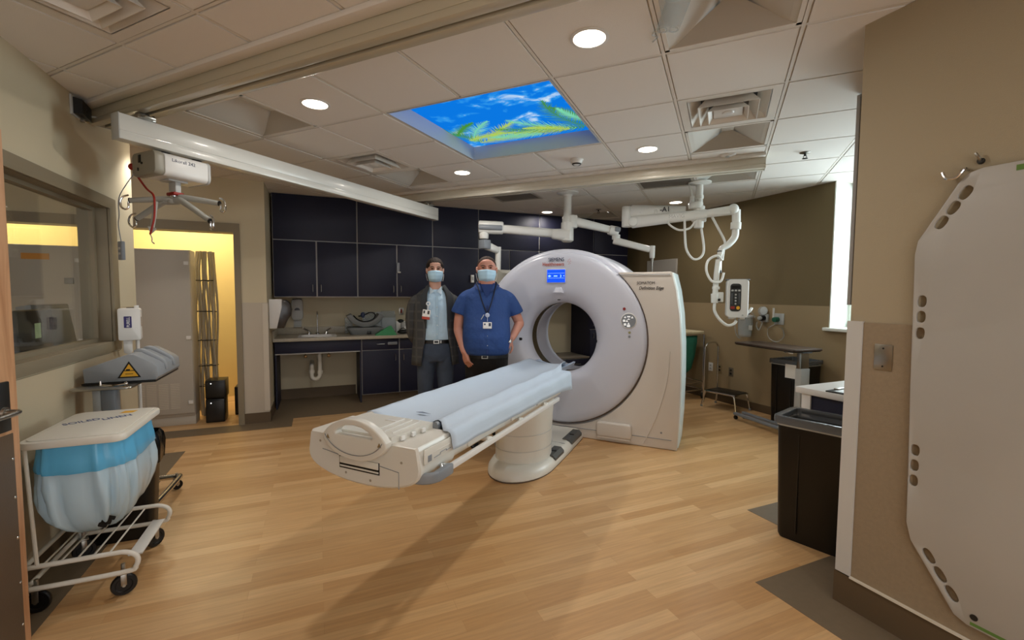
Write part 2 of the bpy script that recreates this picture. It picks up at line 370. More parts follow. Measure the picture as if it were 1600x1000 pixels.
# ------------------------------------------------------------------ ceiling fittings
M_diff = mat('fixture_diffuser', '#c9c7c0', .6); M_fix = mat('fixture_steel', '#aba59a', .5)
def cell_c(i, j): return B0 + TS * (i + .5), A0 + TS * (j + .5)
def troffer(i, j, label):
    b, a = cell_c(i, j); t = thing('ceiling_light_fixture', label, 'ceiling light', G(b, a, CEIL), TH, 'recessed ceiling troffers')
    h = TS / 2 - .012; f = B()
    for s in (-1, 1):
        f.box(-h, h, s * h - (.0 if s < 0 else .02), s * h + (.02 if s < 0 else 0), 0, .02); f.box(s * h - (.0 if s < 0 else .02), s * h + (.02 if s < 0 else 0), -h, h, 0, .02)
    f.obj('frame', M_grid, t)
    k = h - .02
    for s in (-1, 1):                                  # two curved side reflectors rising to the middle
        d = B(); rows = []
        for q in range(9):
            u = q / 8; x = s * (k - (k - .045) * u); z = .004 + .127 * u ** 1.25
            rows.append([(x, -k, z), (x, k, z)])
        for r0, r1 in zip(rows, rows[1:]): d.poly([r0[0], r0[1], r1[1], r1[0]])
        d.obj('reflector', M_diff, t)
    B().box(-.046, .046, -k, k, .118, .128, .004).obj('lamp_cover', M_diff, t)
    e = B()
    for s in (-1, 1): e.loft([[(-k, s * k, .003), (k, s * k, .003)], [(0, s * (k - .12), .135), (.0001, s * (k - .12), .135)]], closed=False, cap=False)
    e.obj('end_reflector', M_fix, t)
    B().box(-h, h, -h, h, .138, .15).obj('housing', M_fix, t)
    return t
troffer(1, -1, 'unlit square recessed light fixture beside the ceiling air diffuser, nearest the slide board wall')
troffer(1, 2, 'unlit square recessed light fixture between the round air diffuser and the far lift rail')
troffer(1, 4, 'unlit square recessed light fixture behind the injector boom, against the olive wall')
troffer(-4, -1, 'unlit square recessed light fixture right beside the near end of the travelling lift rail')
troffer(-4, 2, 'unlit square recessed light fixture near the far end of the travelling rail')
troffer(-2, 7, 'farthest unlit recessed light fixture, near the cabinet corner')
def diffuser(i, j, label):
    b, a = cell_c(i, j); t = thing('air_diffuser', label, 'air vent', G(b, a, CEIL), TH, 'square ceiling air diffusers')
    h = TS / 2 - .012
    B().box(-h, h, -h, h, .09, .1).obj('duct_plate', mat('duct_dark', '#1b1a19', .6), t)
    pan = B(); c = .235
    pan.prism([(-h, -h), (h, -h), (h, h), (-h, h)], .006, holes=[[(-c, -c), (c, -c), (c, c), (-c, c)]])
    pan.obj('frame', M_grid, t)
    for r0, z0, r1, z1 in ((.17, .075, .238, .0), (.115, .06, .175, -.022), (.055, .04, .118, -.034)):
        q = B(); sq = lambda r, z: [(-r, -r, z), (r, -r, z), (r, r, z), (-r, r, z)]
        q.loft([sq(r0, z0), sq(r1, z1), sq(r1 + .004, z1), sq(r0 + .004, z0 + .004)], cap=False)
        q.obj('louver', M_grid, t, smooth=False)
    q = B().box(-.088, .088, -.088, .088, -.014, -.010, .002); q.sph((0, 0, -.012), (.04, .04, .010), u=16, v=8); q.obj('center_plate', M_white, t)
    B().cyl((0, 0, .05), (0, 0, .088), .15, .15, 28).obj('duct_collar', M_black, t)
    return t
diffuser(1, 1, 'white square louvred air diffuser between two light fixtures above the right of the scanner')
diffuser(-4, 1, 'square louvred air diffuser half hidden behind the travelling lift rail')
diffuser(-3, -3, 'large looking square louvred air diffuser at the near left corner of the ceiling')
def grille(i, j, label):
    b, a = cell_c(i, j); t = thing('return_grille', label, 'air vent', G(b, a, CEIL), TH, 'gray return air grilles')
    h = TS / 2 - .012
    B().prism([(-h, -h), (h, -h), (h, h), (-h, h)], .01, holes=[[(-h + .03, -h + .03), (h - .03, -h + .03), (h - .03, h - .03), (-h + .03, h - .03)]]).obj('frame', M_fix, t)
    q = B()
    for k in range(22): q.box(-h + .03, h - .03, -h + .03 + k * .0238, -h + .042 + k * .0238, .004, .016)
    q.box(-h, h, -h, h, .02, .024); q.obj('slats', mat('grille_gray', '#7d7871', .6), t)
    return t
grille(0, 4, 'gray slatted return air panel in the ceiling left of the injector boom column')
grille(-3, 4, 'gray slatted return air panel in the ceiling above the monitor boom arm')
# recessed downlights
M_glow = mat('lamp_diffuser', '#ffffff', .5, emit='#ffeed8', es=14.0)
def downlight(b, a, label, power=1.0, spread=175):
    t = thing('downlight', label, 'downlight', G(b, a, CEIL), TH, 'round recessed downlights')
    B().lathe([(.078, .003), (.092, .003), (.094, -.003), (.078, -.006), (.074, .0), (.07, .03), (.078, .003)], 28).obj('trim_ring', M_white, t)
    B().cyl((0, 0, -.004), (0, 0, .03), .0755, .0755, 28).obj('lens', M_glow, t)
    L = bpy.data.lights.new('downlight_lamp', 'AREA'); L.shape = 'DISK'; L.size = .13; L.energy = LAMP_W * power; L.color = (1, .94, .86); L.spread = math.radians(spread)
    lo = bpy.data.objects.new('downlight_lamp', L); COL.objects.link(lo); lo.location = G(b, a, CEIL - .02)
LAMP_W = 13.5
downlight(-2.452, 2.185, 'glowing round downlight left of the sky panel, beside the travelling rail')
downlight(-.623, 2.185, 'glowing round downlight nearest the camera, right of the sky panel')
downlight(-2.452, 4.014, 'glowing round downlight just beyond the near left corner of the sky panel')
downlight(-.623, 4.014, 'glowing round downlight between the smoke detector and the far lift rail')
downlight(-2.452, 6.452, 'glowing round downlight over the cabinets, left of the monitor boom column', .6)
downlight(-.623, 6.452, 'glowing round downlight near the olive wall, behind the injector boom arm')
downlight(-4.281, 2.185, 'glowing round downlight over the doorway, tucked behind the lift motor', .42, 105)
# the sky panel
def sky_panel():
    t = thing('sky_panel', 'backlit blue sky and palm frond picture panel recessed in the ceiling', 'light panel', G(-1.5375, 3.0995, CEIL), TH)
    h = TS - .012; d = .135
    B().prism([(-h, -h), (h, -h), (h, h), (-h, h)], d, holes=[[(-h + .012, -h + .012), (h - .012, -h + .012), (h - .012, h - .012), (-h + .012, h - .012)]]).obj('frame', mat('panel_frame', '#b9bcc2', .35), t, smooth=False)
    m = bpy.data.materials.new('sky_picture'); m.use_nodes = True; nt = m.node_tree; l = nt.links; nt.nodes.clear()
    o = node(nt, 'ShaderNodeOutputMaterial'); em = node(nt, 'ShaderNodeEmission', Strength=SKY_E); tc = node(nt, 'ShaderNodeTexCoord')
    mp = node(nt, 'ShaderNodeMapping'); mp.inputs['Scale'].default_value = (1, 1.35, 1); mp.inputs['Rotation'].default_value = (0, 0, .5); l.new(tc.outputs['Object'], mp.inputs['Vector'])
    n1 = node(nt, 'ShaderNodeTexNoise', Scale=4.6, Detail=7.0, Roughness=.55, Distortion=.4); l.new(mp.outputs['Vector'], n1.inputs['Vector'])
    cr = node(nt, 'ShaderNodeValToRGB'); e = cr.color_ramp.elements
    e[0].position = .54; e[0].color = lin('#0b7be8'); e[1].position = .74; e[1].color = lin('#e8f6ff')
    k = cr.color_ramp.elements.new(.61); k.color = lin('#2f9bf2')
    l.new(n1.outputs['Fac'], cr.inputs['Fac']); l.new(cr.outputs['Color'], em.inputs['Color']); l.new(em.outputs[0], o.inputs[0])
    B().box(-h + .005, h - .005, -h + .005, h - .005, d - .02, d - .012).obj('sky_picture', m, t)
    # palm fronds of the backlit picture, along its near edge, pointing into the sky
    M_fr = [mat('frond_a', '#3c8a34', .6, emit='#4fa03c', es=SKY_E * .62), mat('frond_b', '#9bb84a', .6, emit='#b6cf5e', es=SKY_E * .7), mat('frond_c', '#6fc0a0', .6, emit='#7fd0b4', es=SKY_E * .7)]
    rnd = random.Random(3)
    fr = B(); zz = d - .024
    def frond(x, y, ang, ln, mi, curl=.6):
        nonlocal zz
        zz -= .0002; p = Vector((x, y, zz)); a = ang; n = 30; pts = []
        for q in range(n):
            pts.append((p.copy(), a)); p = p + Vector((math.cos(a), math.sin(a), 0)) * ln / n; a += curl / n
        for q, (c, aa) in enumerate(pts):
            u = q / n; w = ln * .24 * math.sin(PI * min(1, u * .8 + .18)) + .01
            for s in (-1, 1):
                la = aa + s * (1.0 - .5 * u) + rnd.uniform(-.12, .12); tip = c + Vector((math.cos(la), math.sin(la), 0)) * w
                nrm = Vector((-math.sin(la), math.cos(la), 0)) * .0052
                fr.poly([c + nrm, tip, c - nrm], mi)
        for (c0, a0), (c1, a1) in zip(pts, pts[1:]):
            s0 = Vector((-math.sin(a0), math.cos(a0), 0)) * .003; s1 = Vector((-math.sin(a1), math.cos(a1), 0)) * .003
            fr.poly([c0 + s0, c1 + s1, c1 - s1, c0 - s0], mi)
    # far edge is +Y, the image's palms hang at the far (+Y) edge corners
    for (x, y, a, ln, mi, cu) in ((-.50, .55, -1.2, .30, 2, .7), (-.44, .56, -1.9, .34, 0, -.7), (-.36, .57, -.9, .28, 1, .4), (-.52, .50, -.4, .22, 1, .6), (-.30, .58, -.35, .34, 2, .5), (-.46, .58, -.15, .3, 1, .3), (-.56, .35, -.9, .2, 0, .5),
                                  (.50, .57, -2.2, .36, 0, .8), (.42, .57, -2.7, .34, 2, .5), (.54, .52, -1.7, .26, 0, -.6), (.30, .58, 3.3, .30, 1, .3), (.48, .58, -2.95, .42, 0, .3), (.55, .45, -2.3, .2, 2, .6), (.36, .58, -2.45, .22, 1, -.5), (.12, .585, 3.25, .26, 2, .2)):
        frond(x, y - .09, a, ln * 1.75, mi, cu)
    fr.obj('palm_fronds', M_fr, t, smooth=False)
SKY_E = 1.25
sky_panel()
# clear plastic pieces hanging under the near light fixture
t = thing('plastic_sleeve', 'clear rolled plastic sleeve hanging under the near right light fixture', 'plastic sleeve', G(-.235, 2.13, CEIL - .001), TH)
q = B(); Mq = RZ(.30)
q.loft([[Mq @ Vector((x, y, z)) for x, z in rrect(-.05, .05, -.026, .0, .0125, 5)] for y in (-.10, .12)], cap=False); q.obj('sleeve', M_clear, t)
k = B()
for x in (-.03, .03): k.tube([Mq @ Vector((x * .8 + .02 * math.cos(a), .12, -.0135 + .011 * math.sin(a))) for a in [2 * PI * i / 18 for i in range(18)]], .003, 6, closed=True)
k.obj('end_rings', M_clear, t)
k = B().tube([Mq @ Vector((-.045, .10, -.014)), Mq @ Vector((-.065, .15, -.014)), Mq @ Vector((-.035, .18, -.01)), Mq @ Vector((-.05, .23, -.005))], .004, 6, smooth=4); k.obj('hook', M_clear, t)
t = thing('plastic_sheet', 'small white plastic sheet under the near right light fixture', 'plastic sheet', G(.055, 1.985, CEIL - .001), TH)
B().box(-.055, .055, -.11, .11, -.008, -.004, .001, M=RZ(-.25)).obj('sheet', M_paper, t)
t = thing('plastic_bracket', 'thin clear bent plastic bracket at the right end of the near light fixture', 'plastic bracket', G(.215, 2.03, CEIL - .001), TH)
B().tube([(-.03, .14, -.006), (-.02, .03, -.006), (.0, .0, -.006), (.05, -.01, -.006), (.05, -.09, -.006)], .0045, 6).obj('bracket', M_clear, t)
# small ceiling fittings
t = thing('smoke_detector', 'white dome smoke detector on the ceiling beyond the sky panel', 'smoke detector', G(-1.258, 4.054, CEIL - .001), TH)
B().cyl((0, 0, 0), (0, 0, -.014), .062, .06, 28, bev=.003).obj('base', M_white, t)
q = B().lathe([(.0, -.052), (.022, -.052), (.034, -.046), (.05, -.03), (.055, -.014), (0, -.014)], 28); q.obj('dome', M_white, t)
B().lathe([(.036, -.05), (.0385, -.042), (.041, -.037), (.043, -.041), (.036, -.05)], 28).obj('sensor_slot', M_dark, t)
def sprinkler(b, a, label):
    t = thing('ceiling_sprinkler', label, 'sprinkler', G(b, a, CEIL - .001), TH, 'ceiling sprinkler heads')
    B().lathe([(.01, 0), (.04, 0), (.041, -.004), (.03, -.008), (.01, -.012)], 24).obj('escutcheon', M_steel, t)
    B().cyl((0, 0, 0), (0, 0, -.03), .011, .009, 12).obj('body', M_dark, t)
    k = B().cyl((0, 0, -.05), (0, 0, -.053), .022, .022, 16)
    for s in (-1, 1): k.tube([(s * .009, 0, -.028), (s * .013, 0, -.04), (s * .004, 0, -.051)], .003, 6)
    k.obj('deflector', M_dark, t)
sprinkler(.594, 4.656, 'dark sprinkler head in the bright ceiling near the window')
sprinkler(-1.69, 6.54, 'dark sprinkler head in the ceiling right of the monitor boom column')
t = thing('ceiling_sensor', 'shallow white oval sensor on the ceiling edge beside the far lift rail', 'sensor', G(-.01, 4.44, CEIL - .001), TH)
B().sph((0, 0, 0), (.07, .035, .022), u=24, v=10).obj('cover', M_white, t); B().cyl((0, 0, -.018), (0, 0, -.025), .02, .016, 16).obj('lens', M_lgray, t)

# ------------------------------------------------------------------ patient lift rails
def fixed_rail(a, b0, b1, label, m):
    t = thing('lift_rail', label, 'ceiling rail', G(b0, a, CEIL), TH, 'fixed ceiling lift rails')
    L = b1 - b0; z0 = -.116
    q = B().box(0, L, 0, .13, -.082, 0, .002); q.box(0, L, .0, .052, z0, -.0845, .003); q.box(0, L, .078, .13, z0, -.0845, .003); q.box(.004, L - .004, .003, .127, -.09, -.08)
    q.obj('rail_body', m, t)
    B().box(.01, L - .01, .05, .08, -.096, -.084).obj('slot', M_black, t)
    B().box(-.004, 0, -.002, .132, z0 - .002, -.001, .001).obj('end_cap', m, t); B().box(L, L + .004, -.002, .132, z0 - .002, 0, .001).obj('end_cap', m, t)
    B().box(.0, L, -.065, -.002, -.028, -.001, .004).obj('mounting_strip', M_grid, t)
    B().box(.0, L, .134, .195, -.020, -.001, .004).obj('mounting_strip', M_grid, t)
fixed_rail(1.59, -3.86, 1.35, 'beige ceiling lift rail crossing the top left of the ceiling, nearest the camera', M_alu2)
fixed_rail(4.56, -3.9, .29, 'pale ceiling lift rail beyond the sky panel, above the scanner', M_alu)
t = thing('travelling_rail', 'white aluminium travelling rail hanging under the two fixed lift rails', 'ceiling rail', G(-3.32, 1.49, 2.4), TH)
q = B().box(-.04, .04, 0, 3.3, .052, .15, .003); q.box(-.04, .04, 0, 3.3, .0, .049, .003); q.box(-.036, .036, .004, 3.296, .04, .06)
q.obj('rail_body', mat('rail_white', '#d2d2cc', .32, coat=.15), t)
B().box(-.042, .042, -.006, 0, -.002, .152, .002).obj('end_cap', M_lgray, t); B().box(-.042, .042, 3.3, 3.306, -.002, .152, .002).obj('end_cap', M_lgray, t)
for y in (.14, 3.12):
    k = B().box(-.035, .05, y - .05, y + .05, .15, .172, .003).box(-.02, .02, y - .03, y + .03, .172, .197, .003); k.box(.03, .09, y - .03, y + .03, .152, .165, .002); k.obj('trolley', M_steel, t)
    kk = B(); kk.cyl((.05, y, .17), (.05, y, .178), .012, .012, 8); kk.cyl((.078, y + .02, .165), (.078, y + .02, .172), .008, .008, 8); kk.obj('bolt', M_dark, t)
# the lift motor, its strap and cords
t = thing('lift_motor', 'white and gray patient lift motor hanging from the travelling rail', 'patient lift', G(-3.39, 1.655, 2.235), TH)
prof = rrect(-.13, .13, 0, .145, .035, 5)
U = Matrix(((1, 0, 0, 0), (0, 0, -1, 0), (0, 1, 0, 0), (0, 0, 0, 1)))  # drawing XZ, depth along -Y -> moved below
B().prism(prof, .27, M=T(0, .33, 0) @ U, bev=.006).obj('housing', M_white, t)
B().prism(rrect(-.133, .133, -.003, .148, .037, 5), .06, M=T(0, .06, 0) @ U, bev=.012).obj('end_cap', mat('cap_gray', '#8f8a7c', .4), t)
B().prism(rrect(-.133, .133, -.003, .148, .037, 5), .02, M=T(0, .345, 0) @ U, bev=.006).obj('end_cap', M_lgray, t)
k = B().box(-.05, -.02, -.004, .004, .08, .13, .003); k.box(-.06, -.05, -.004, .002, .03, .05); k.cyl((-.01, -.006, .075), (-.01, .004, .075), .008, .008, 10); k.obj('socket', M_black, t)
k = B().text('Likorall 242', .03, T(.1315, .10, .095) @ FACE_X, ext=.0004); k.obj('lettering', M_blueink, t)
k = B().box(-.05, .05, .12, .24, -.012, .0, .003); k.box(-.04, .04, .165, .2, -.085, -.01, .004); k.obj('strap', M_lgray, t)
k = B().cyl((0, .18, -.075), (0, .18, -.106), .028, .024, 16); k.sph((0, .18, -.098), .016); k.obj('quick_connector', M_chrome, t)
B().box(-.045, .045, .15, .215, -.1, -.078, .006).obj('latch', M_red, t)
for y in (.1, .3): B().box(-.02, .06, y - .03, y + .03, .142, .163, .003).obj('carriage', M_dark, t)
k = B().sph((-.155, .015, .07), .022); k.cyl((-.155, .015, .07), (-.125, .01, .07), .01, .01, 10); k.obj('emergency_knob', M_red, t)
# sling bar hanging from the lift motor, with its pendant and cords (world points are grid-frame points)
hub = G(-3.378, 1.82, 2.105)
t = thing('sling_bar', 'gray four-arm sling bar with chrome hooks hanging below the lift motor', 'sling bar', hub, TH)
def gl(b, a, z): return Vector((b + 3.378, a - 1.82, z - 2.105))
M_bar = mat('bar_gray', '#a3a49f', .35)
k = B().cyl((0, 0, -.028), (0, 0, .0), .034, .034, 20, bev=.005); k.cyl((0, 0, 0), (0, 0, .012), .022, .02, 16); k.obj('hub', M_bar, t)
ends = [(-3.11, 1.955, 2.085), (-3.058, 1.86, 1.952), (-3.592, 1.674, 2.093), (-3.664, 1.744, 1.99)]
mids = [(-3.30, 1.85, 2.118), (-3.285, 1.83, 2.085), (-3.45, 1.78, 2.108), (-3.46, 1.79, 2.085)]
for e, md in zip(ends, mids):
    E_ = gl(*e); Md = gl(*md)
    B().tube([Vector((0, 0, -.01)), Md * .5 + Vector((0, 0, 0)), Md, E_], [.024, .023, .021, .017], 12, smooth=5).obj('arm', M_bar, t)
    d = Vector((E_.x, E_.y, 0)).normalized(); d2 = Vector((d.x * .9, d.y * .9 - .3, 0)).normalized()
    B().cyl(E_, E_ + (E_ - Md).normalized() * .006, .0175, .0175, 14).obj('arm_plug', M_black, t)
    pts = [E_, E_ + d2 * .012 + Vector((0, 0, -.012)), E_ + d2 * .012 + Vector((0, 0, -.045)), E_ + d2 * .03 + Vector((0, 0, -.06)), E_ + d2 * .052 + Vector((0, 0, -.045)), E_ + d2 * .055 + Vector((0, 0, -.01)), E_ + d2 * .04 + Vector((0, 0, .02)), E_ + d2 * .01 + Vector((0, 0, .034))]
    B().tube(pts, .0062, 8, smooth=5).obj('hook', M_chrome, t)
q = B().tube([gl(-3.418, 1.735, 2.08), gl(-3.404, 1.70, 1.90)], [.013, .012], 12); q.cyl(gl(-3.404, 1.70, 1.905), gl(-3.403, 1.69, 1.865), .03, .004, 4); q.obj('locking_arm', M_bar, t)
t = bpy.data.objects['lift_motor']
def g2(b, a, z): return Vector((b + 3.39, a - 1.655, z - 2.235))
B().tube([(-.155, .015, .07), g2(-3.50, 1.68, 2.235), g2(-3.44, 1.695, 2.16), g2(-3.36, 1.69, 2.115), g2(-3.328, 1.681, 2.06), g2(-3.325, 1.675, 1.97), g2(-3.335, 1.665, 1.90), g2(-3.35, 1.66, 1.855)], .0062, 8, smooth=6).obj('pull_cord', M_red, t)
B().tube([g2(-3.35, 1.66, 1.856), g2(-3.335, 1.662, 1.83), g2(-3.34, 1.664, 1.81), g2(-3.32, 1.666, 1.795)], .004, 6, smooth=4).obj('cord_end', M_alu2, t)
t = thing('hand_control', 'gray hand control pendant hanging on a thin cord from the lift motor', 'remote control', G(-3.694, 1.658, 1.70), TH)
def g3(b, a, z): return Vector((b + 3.694, a - 1.658, z - 1.70))
B().prism(rrect(-.027, .027, -.012, .012, .009, 4), .125, bev=.004).obj('handset', M_gray, t)
k = B().box(-.012, .012, -.0145, -.0115, .07, .085, .002); k.box(-.012, .012, -.0145, -.0115, .035, .05, .002); k.obj('button', M_lgray, t)
B().tube([(0, 0, .124), g3(-3.70, 1.655, 1.87), g3(-3.68, 1.64, 1.94), g3(-3.62, 1.62, 1.99), g3(-3.57, 1.60, 2.09), g3(-3.53, 1.62, 2.17), g3(-3.49, 1.652, 2.25)], .0032, 6, smooth=5).obj('cable', M_gray, t)

# ------------------------------------------------------------------ by the left wall
t = thing('wall_speaker', 'small black box with a gray cable high on the left wall by the lift rail', 'wall speaker', (-1.384, 3.785, 2.6425))
B().box(0, .012, -.085, .085, -.06, .06, .002).obj('back_plate', M_lgray, t)
B().loft([[(.012, -.07, -.05), (.012, .06, -.05), (.012, .06, .05), (.012, -.07, .05)], [(.050, -.05, -.04), (.050, .075, -.055), (.050, .075, .03), (.050, -.05, .045)]]).obj('body', M_black, t)
B().cyl((.050, .01, -.005), (.053, .01, -.005), .014, .014, 14).obj('lens', M_dark, t)
B().tube([(.05, .07, -.02), (.06, .12, -.0), (.04, .16, .035), (.02, .18, .05)], .005, 8, smooth=5).obj('cable', M_lgray, t)
B().lathe([(.012, -.062), (.016, -.07), (.016, -.078), (.01, -.082), (0, -.082)], 14, M=T(.032, .0, 0)).obj('ring', M_steel, t)
# the wooden door leaf standing open in front of the left wall
hx, hy = -1.325, 1.47; ex, ey = -1.143, 2.49
ang = math.atan2(ey - hy, ex - hx); L = math.hypot(ex - hx, ey - hy)
t = thing('door_leaf', 'oak door standing open at the left edge with a brown kick plate and lever handle', 'door', (hx, hy, .008), ang)
B().box(0, L, 0, .044, 0, 2.122, .003).obj('leaf', M_oak, t)
B().box(.03, L - .035, -.0035, 0, .02, .905, .001).obj('kick_plate', mat('kick_plate', '#5b4c3d', .45, bump=.1), t)
k = B()
for z in (.10, .28, .47, .64, .80): k.sph((L - .043, -.0036, z), (.006, .0022, .006), u=10, v=6)
for x in (.3, .6, .85): k.sph((x, -.0036, .89), (.006, .0022, .006), u=10, v=6)
k.obj('screws', M_chrome, t)
B().box(L - .115, L - .05, -.012, 0, .92, 1.12, .004).obj('lock_plate', M_dark, t)
k = B().cyl((L - .082, -.01, 1.0), (L - .082, -.06, 1.0), .011, .011, 14); k.tube([(L - .082, -.055, 1.0), (L - .10, -.062, 1.0), (L - .19, -.064, .998)], [.012, .011, .009], 12, smooth=4); k.cyl((L - .082, -.006, 1.0), (L - .082, -.02, 1.0), .024, .02, 18); k.obj('lever_handle', M_steel, t)
for z in (.25, 1.07, 1.88): B().cyl((.0, -.008, z - .05), (.0, -.008, z + .05), .008, .008, 10).obj('hinge', M_steel, t)
# soiled linen hamper
def caster(p, r=.05, rz=0.0, parent=None):
    k = B(); M = T(*p) @ RZ(rz)
    k.lathe([(0, -.008), (r * .6, -.008), (r * .66, -.012), (r * .92, -.012), (r, -.006), (r, .006), (r * .92, .012), (r * .66, .012), (r * .6, .008), (0, .008)], 20, M=M @ T(0, 0, r) @ RX(PI / 2)); w = k.obj('caster', M_black, parent)
    k = B(); k.box(-.012, .012, -.019, -.013, r, r * 2.05, .002, M=M); k.box(-.012, .012, .013, .019, r, r * 2.05, .002, M=M); k.box(-.02, .02, -.019, .019, r * 2.05, r * 2.05 + .008, .002, M=M); k.cyl(M @ Vector((0, -.02, r)), M @ Vector((0, .02, r)), .007, .007, 10); k.cyl(M @ Vector((0, 0, r * 2.05)), M @ Vector((0, 0, r * 2.05 + .05)), .009, .009, 10)
    k.obj('fork', M_steel, w); return w
t = thing('linen_hamper', 'white lidded linen hamper with a blue bag on a wheeled wire frame by the door', 'laundry hamper', (-1.05, 2.955, 0))
M_ham = mat('hamper_white', '#d9d6cc', .4)
X0, X1, Y0, Y1 = -.20, .19, -.29, .29
k = B().prism(rrect(X0, X1, Y0, Y1, .05, 6), .034, M=T(0, 0, .775), bev=.008); k.prism(rrect(X0 + .022, X1 - .022, Y0 + .022, Y1 - .022, .04, 5), .006, M=T(0, 0, .808), bev=.004)
lid = k.obj('lid', M_ham, t)
RL = T(-.165, .03, .8145) @ RZ(math.radians(12))
k = B().text('SOILED', .062, T(-.135, -.02, .8145) @ RZ(.55), mi=0, ext=.0003, bold=.001, sx=.72); k.text('LINEN', .062, T(.005, .03, .8145) @ RZ(.55), ext=.0003, bold=.001, sx=.72); k.obj('lettering', mat('lid_ink', '#48577f', .6), lid)
k = B().prism([(-.03, -.025), (.03, -.025), (.04, .02), (-.02, .025)], .0006, M=T(.06, .19, .8145)); k.obj('sticker', M_yellow, lid)
# bag: a sagging translucent sack with gathered folds and a turned-down collar
def bag_rings(zs, scale, fold, rnd, n=110):
    rr = []
    for z, sx, sy, fo in zs:
        ring = []
        for q in range(n):
            a = 2 * PI * q / n; c, s = math.cos(a), math.sin(a); e = .55
            x = (abs(c) ** e) * math.copysign(1, c); y = (abs(s) ** e) * math.copysign(1, s)
            w = 1 + fo * (math.sin(a * 11 + z * 6) * .5 + math.sin(a * 19 + 1.7 + z * 9) * .45 + math.sin(a * 29 - z * 5) * .3 + rnd.uniform(-.3, .3))
            ring.append((x * sx * w, y * sy * w, z + .012 * fo * 8 * math.sin(a * 5)))
        rr.append(ring)
    return rr
rnd = random.Random(5)
M_bag = bpy.data.materials.new('blue_bag_film'); M_bag.use_nodes = True
bp = M_bag.node_tree.nodes['Principled BSDF']; bp.inputs['Base Color'].default_value = lin('#bfdaea'); bp.inputs['Roughness'].default_value = .16; bp.inputs['Alpha'].default_value = .88; bp.inputs['Transmission Weight'].default_value = .0
zs = [(.77, .172, .262, .01), (.70, .172, .262, .03), (.64, .182, .270, .05), (.58, .188, .275, .065), (.52, .187, .274, .075), (.46, .178, .262, .08), (.40, .158, .238, .085), (.35, .125, .195, .09), (.31, .085, .14, .08), (.285, .045, .08, .05), (.28, .015, .03, .0)]
B().loft(bag_rings(zs, 1, 1, rnd), cap=True).obj('bag', M_bag, t, angle=180)
zs = [(.776, .18, .27, .01), (.74, .181, .271, .02), (.70, .186, .277, .025), (.665, .190, .281, .03), (.645, .186, .277, .03)]
B().loft(bag_rings(zs, 1, 1, rnd), cap=False).obj('bag_collar', mat('blue_bag_collar', '#5fb0dc', .25), t, angle=180)
k = B()
for (x, z, s) in ((.085, .37, .02), (.105, .385, .016), (.07, .355, .018)): k.prism(rrect(-s, s, -s * .6, s * .6, s * .3, 3), .002, M=T(x, -.233 + .02, z) @ RY(.4) @ FRONT)
k.obj('bag_print', M_black, t)
k = B()
for y in (-.27, .25):
    k.tube([(-.205, y, .23), (.10, y, .23), (.175, y, .225), (.215, y, .195), (.21, y, .15), (.16, y, .128), (-.205, y, .128)], .0115, 10, smooth=5)
    k.tube([(-.195, y, .10), (-.195, y, .775)], .011, 10); k.tube([(-.15, y, .23), (-.17, y, .775)], .008, 8)
k.tube([(-.2, -.27, .23), (-.2, .25, .23)], .011, 10); k.tube([(-.2, -.27, .128), (-.2, .25, .128)], .011, 10)
k.obj('frame', M_ham, t)
k = B()
for x in (-.14, -.08, -.02, .04, .10): k.tube([(x, -.27, .222), (x, .25, .222)], .0045, 6)
k.obj('wire_shelf', M_ham, t)
B().box(.155, .215, -.2, .17, .168, .178, .003).obj('foot_pedal', M_white, t)
for x, y, r in ((.15, -.24, .3), (.15, .22, .9), (-.17, -.24, 0), (-.17, .22, .4)): caster((x, y, 0.0005), .052, r, t)
# waste bin with a black bag behind the hamper
t = thing('waste_bin', 'black bagged waste bin tucked between the linen hamper and the instrument stand', 'waste bin', (-1.11, 3.375, 0))
k = B().loft([[(x, y, z) for x, y in rrect(-.19 * s, .19 * s, -.085 * s, .085 * s, .05 * s, 5)] for z, s in ((0.0, .82), (.02, .85), (.58, 1.0), (.6, 1.03))]); k.obj('bin', M_black, t)
rnd = random.Random(9); zs = [(.635, .19, .095, .02), (.61, .205, .102, .03), (.56, .207, .104, .05), (.50, .206, .104, .05), (.45, .203, .101, .06)]
B().loft(bag_rings(zs, 1, 1, rnd, 48), cap=False).obj('bin_bag', mat('black_film', '#121212', .18), t, angle=180)
# instrument stand with a tray, carrying the gray device
t = thing('instrument_stand', 'wheeled steel tray stand with a chrome base by the left wall', 'stand', (-1.2, 3.72, 0))
k = B().prism(rrect(-.155, .145, -.30, .30, .03, 5), .012, M=T(0, 0, .895), bev=.003); k.obj('tray', M_steel, t)
B().box(-.05, .02, -.17, -.08, .10, .895, .006).obj('column', M_gray, t); B().box(-.09, -.05, -.17, -.1, .6, .895, .004).obj('column_lock', M_lgray, t)
k = B().tube([(-.02, -.12, .1), (-.03, .32, .09), (.0, .355, .09), (.19, .35, .09), (.215, .31, .09), (.19, -.15, .09), (.15, -.21, .09)], .019, 10, smooth=4); k.obj('base', M_chrome, t)
for x, y in ((.2, .33), (-.03, .335), (.16, -.205)): caster((x, y, .0005), .036, .5, t)
k = B().cyl((.005, -.315, .93), (.005, -.315, .955), .006, .006, 8); k.tube([(.0, -.31, .93), (.06, -.325, .925), (.12, -.315, .928)], .007, 8, smooth=4); k.sph((.125, -.315, .932), .011, u=10, v=8); k.obj('clamp', M_chrome, t)
t = thing('foam_wedge_box', 'gray wedge-shaped cover with a yellow warning triangle on the tray stand', 'device cover', (-1.15, 3.56, .9075))
out = [(-.18, .0), (-.185, .085), (-.165, .095), (.04, .172), (.07, .17), (.165, .11), (.19, .085), (.195, .02), (.18, .0)]
k = B().prism(out, .50, M=T(0, .50, .012) @ U, bev=.008)
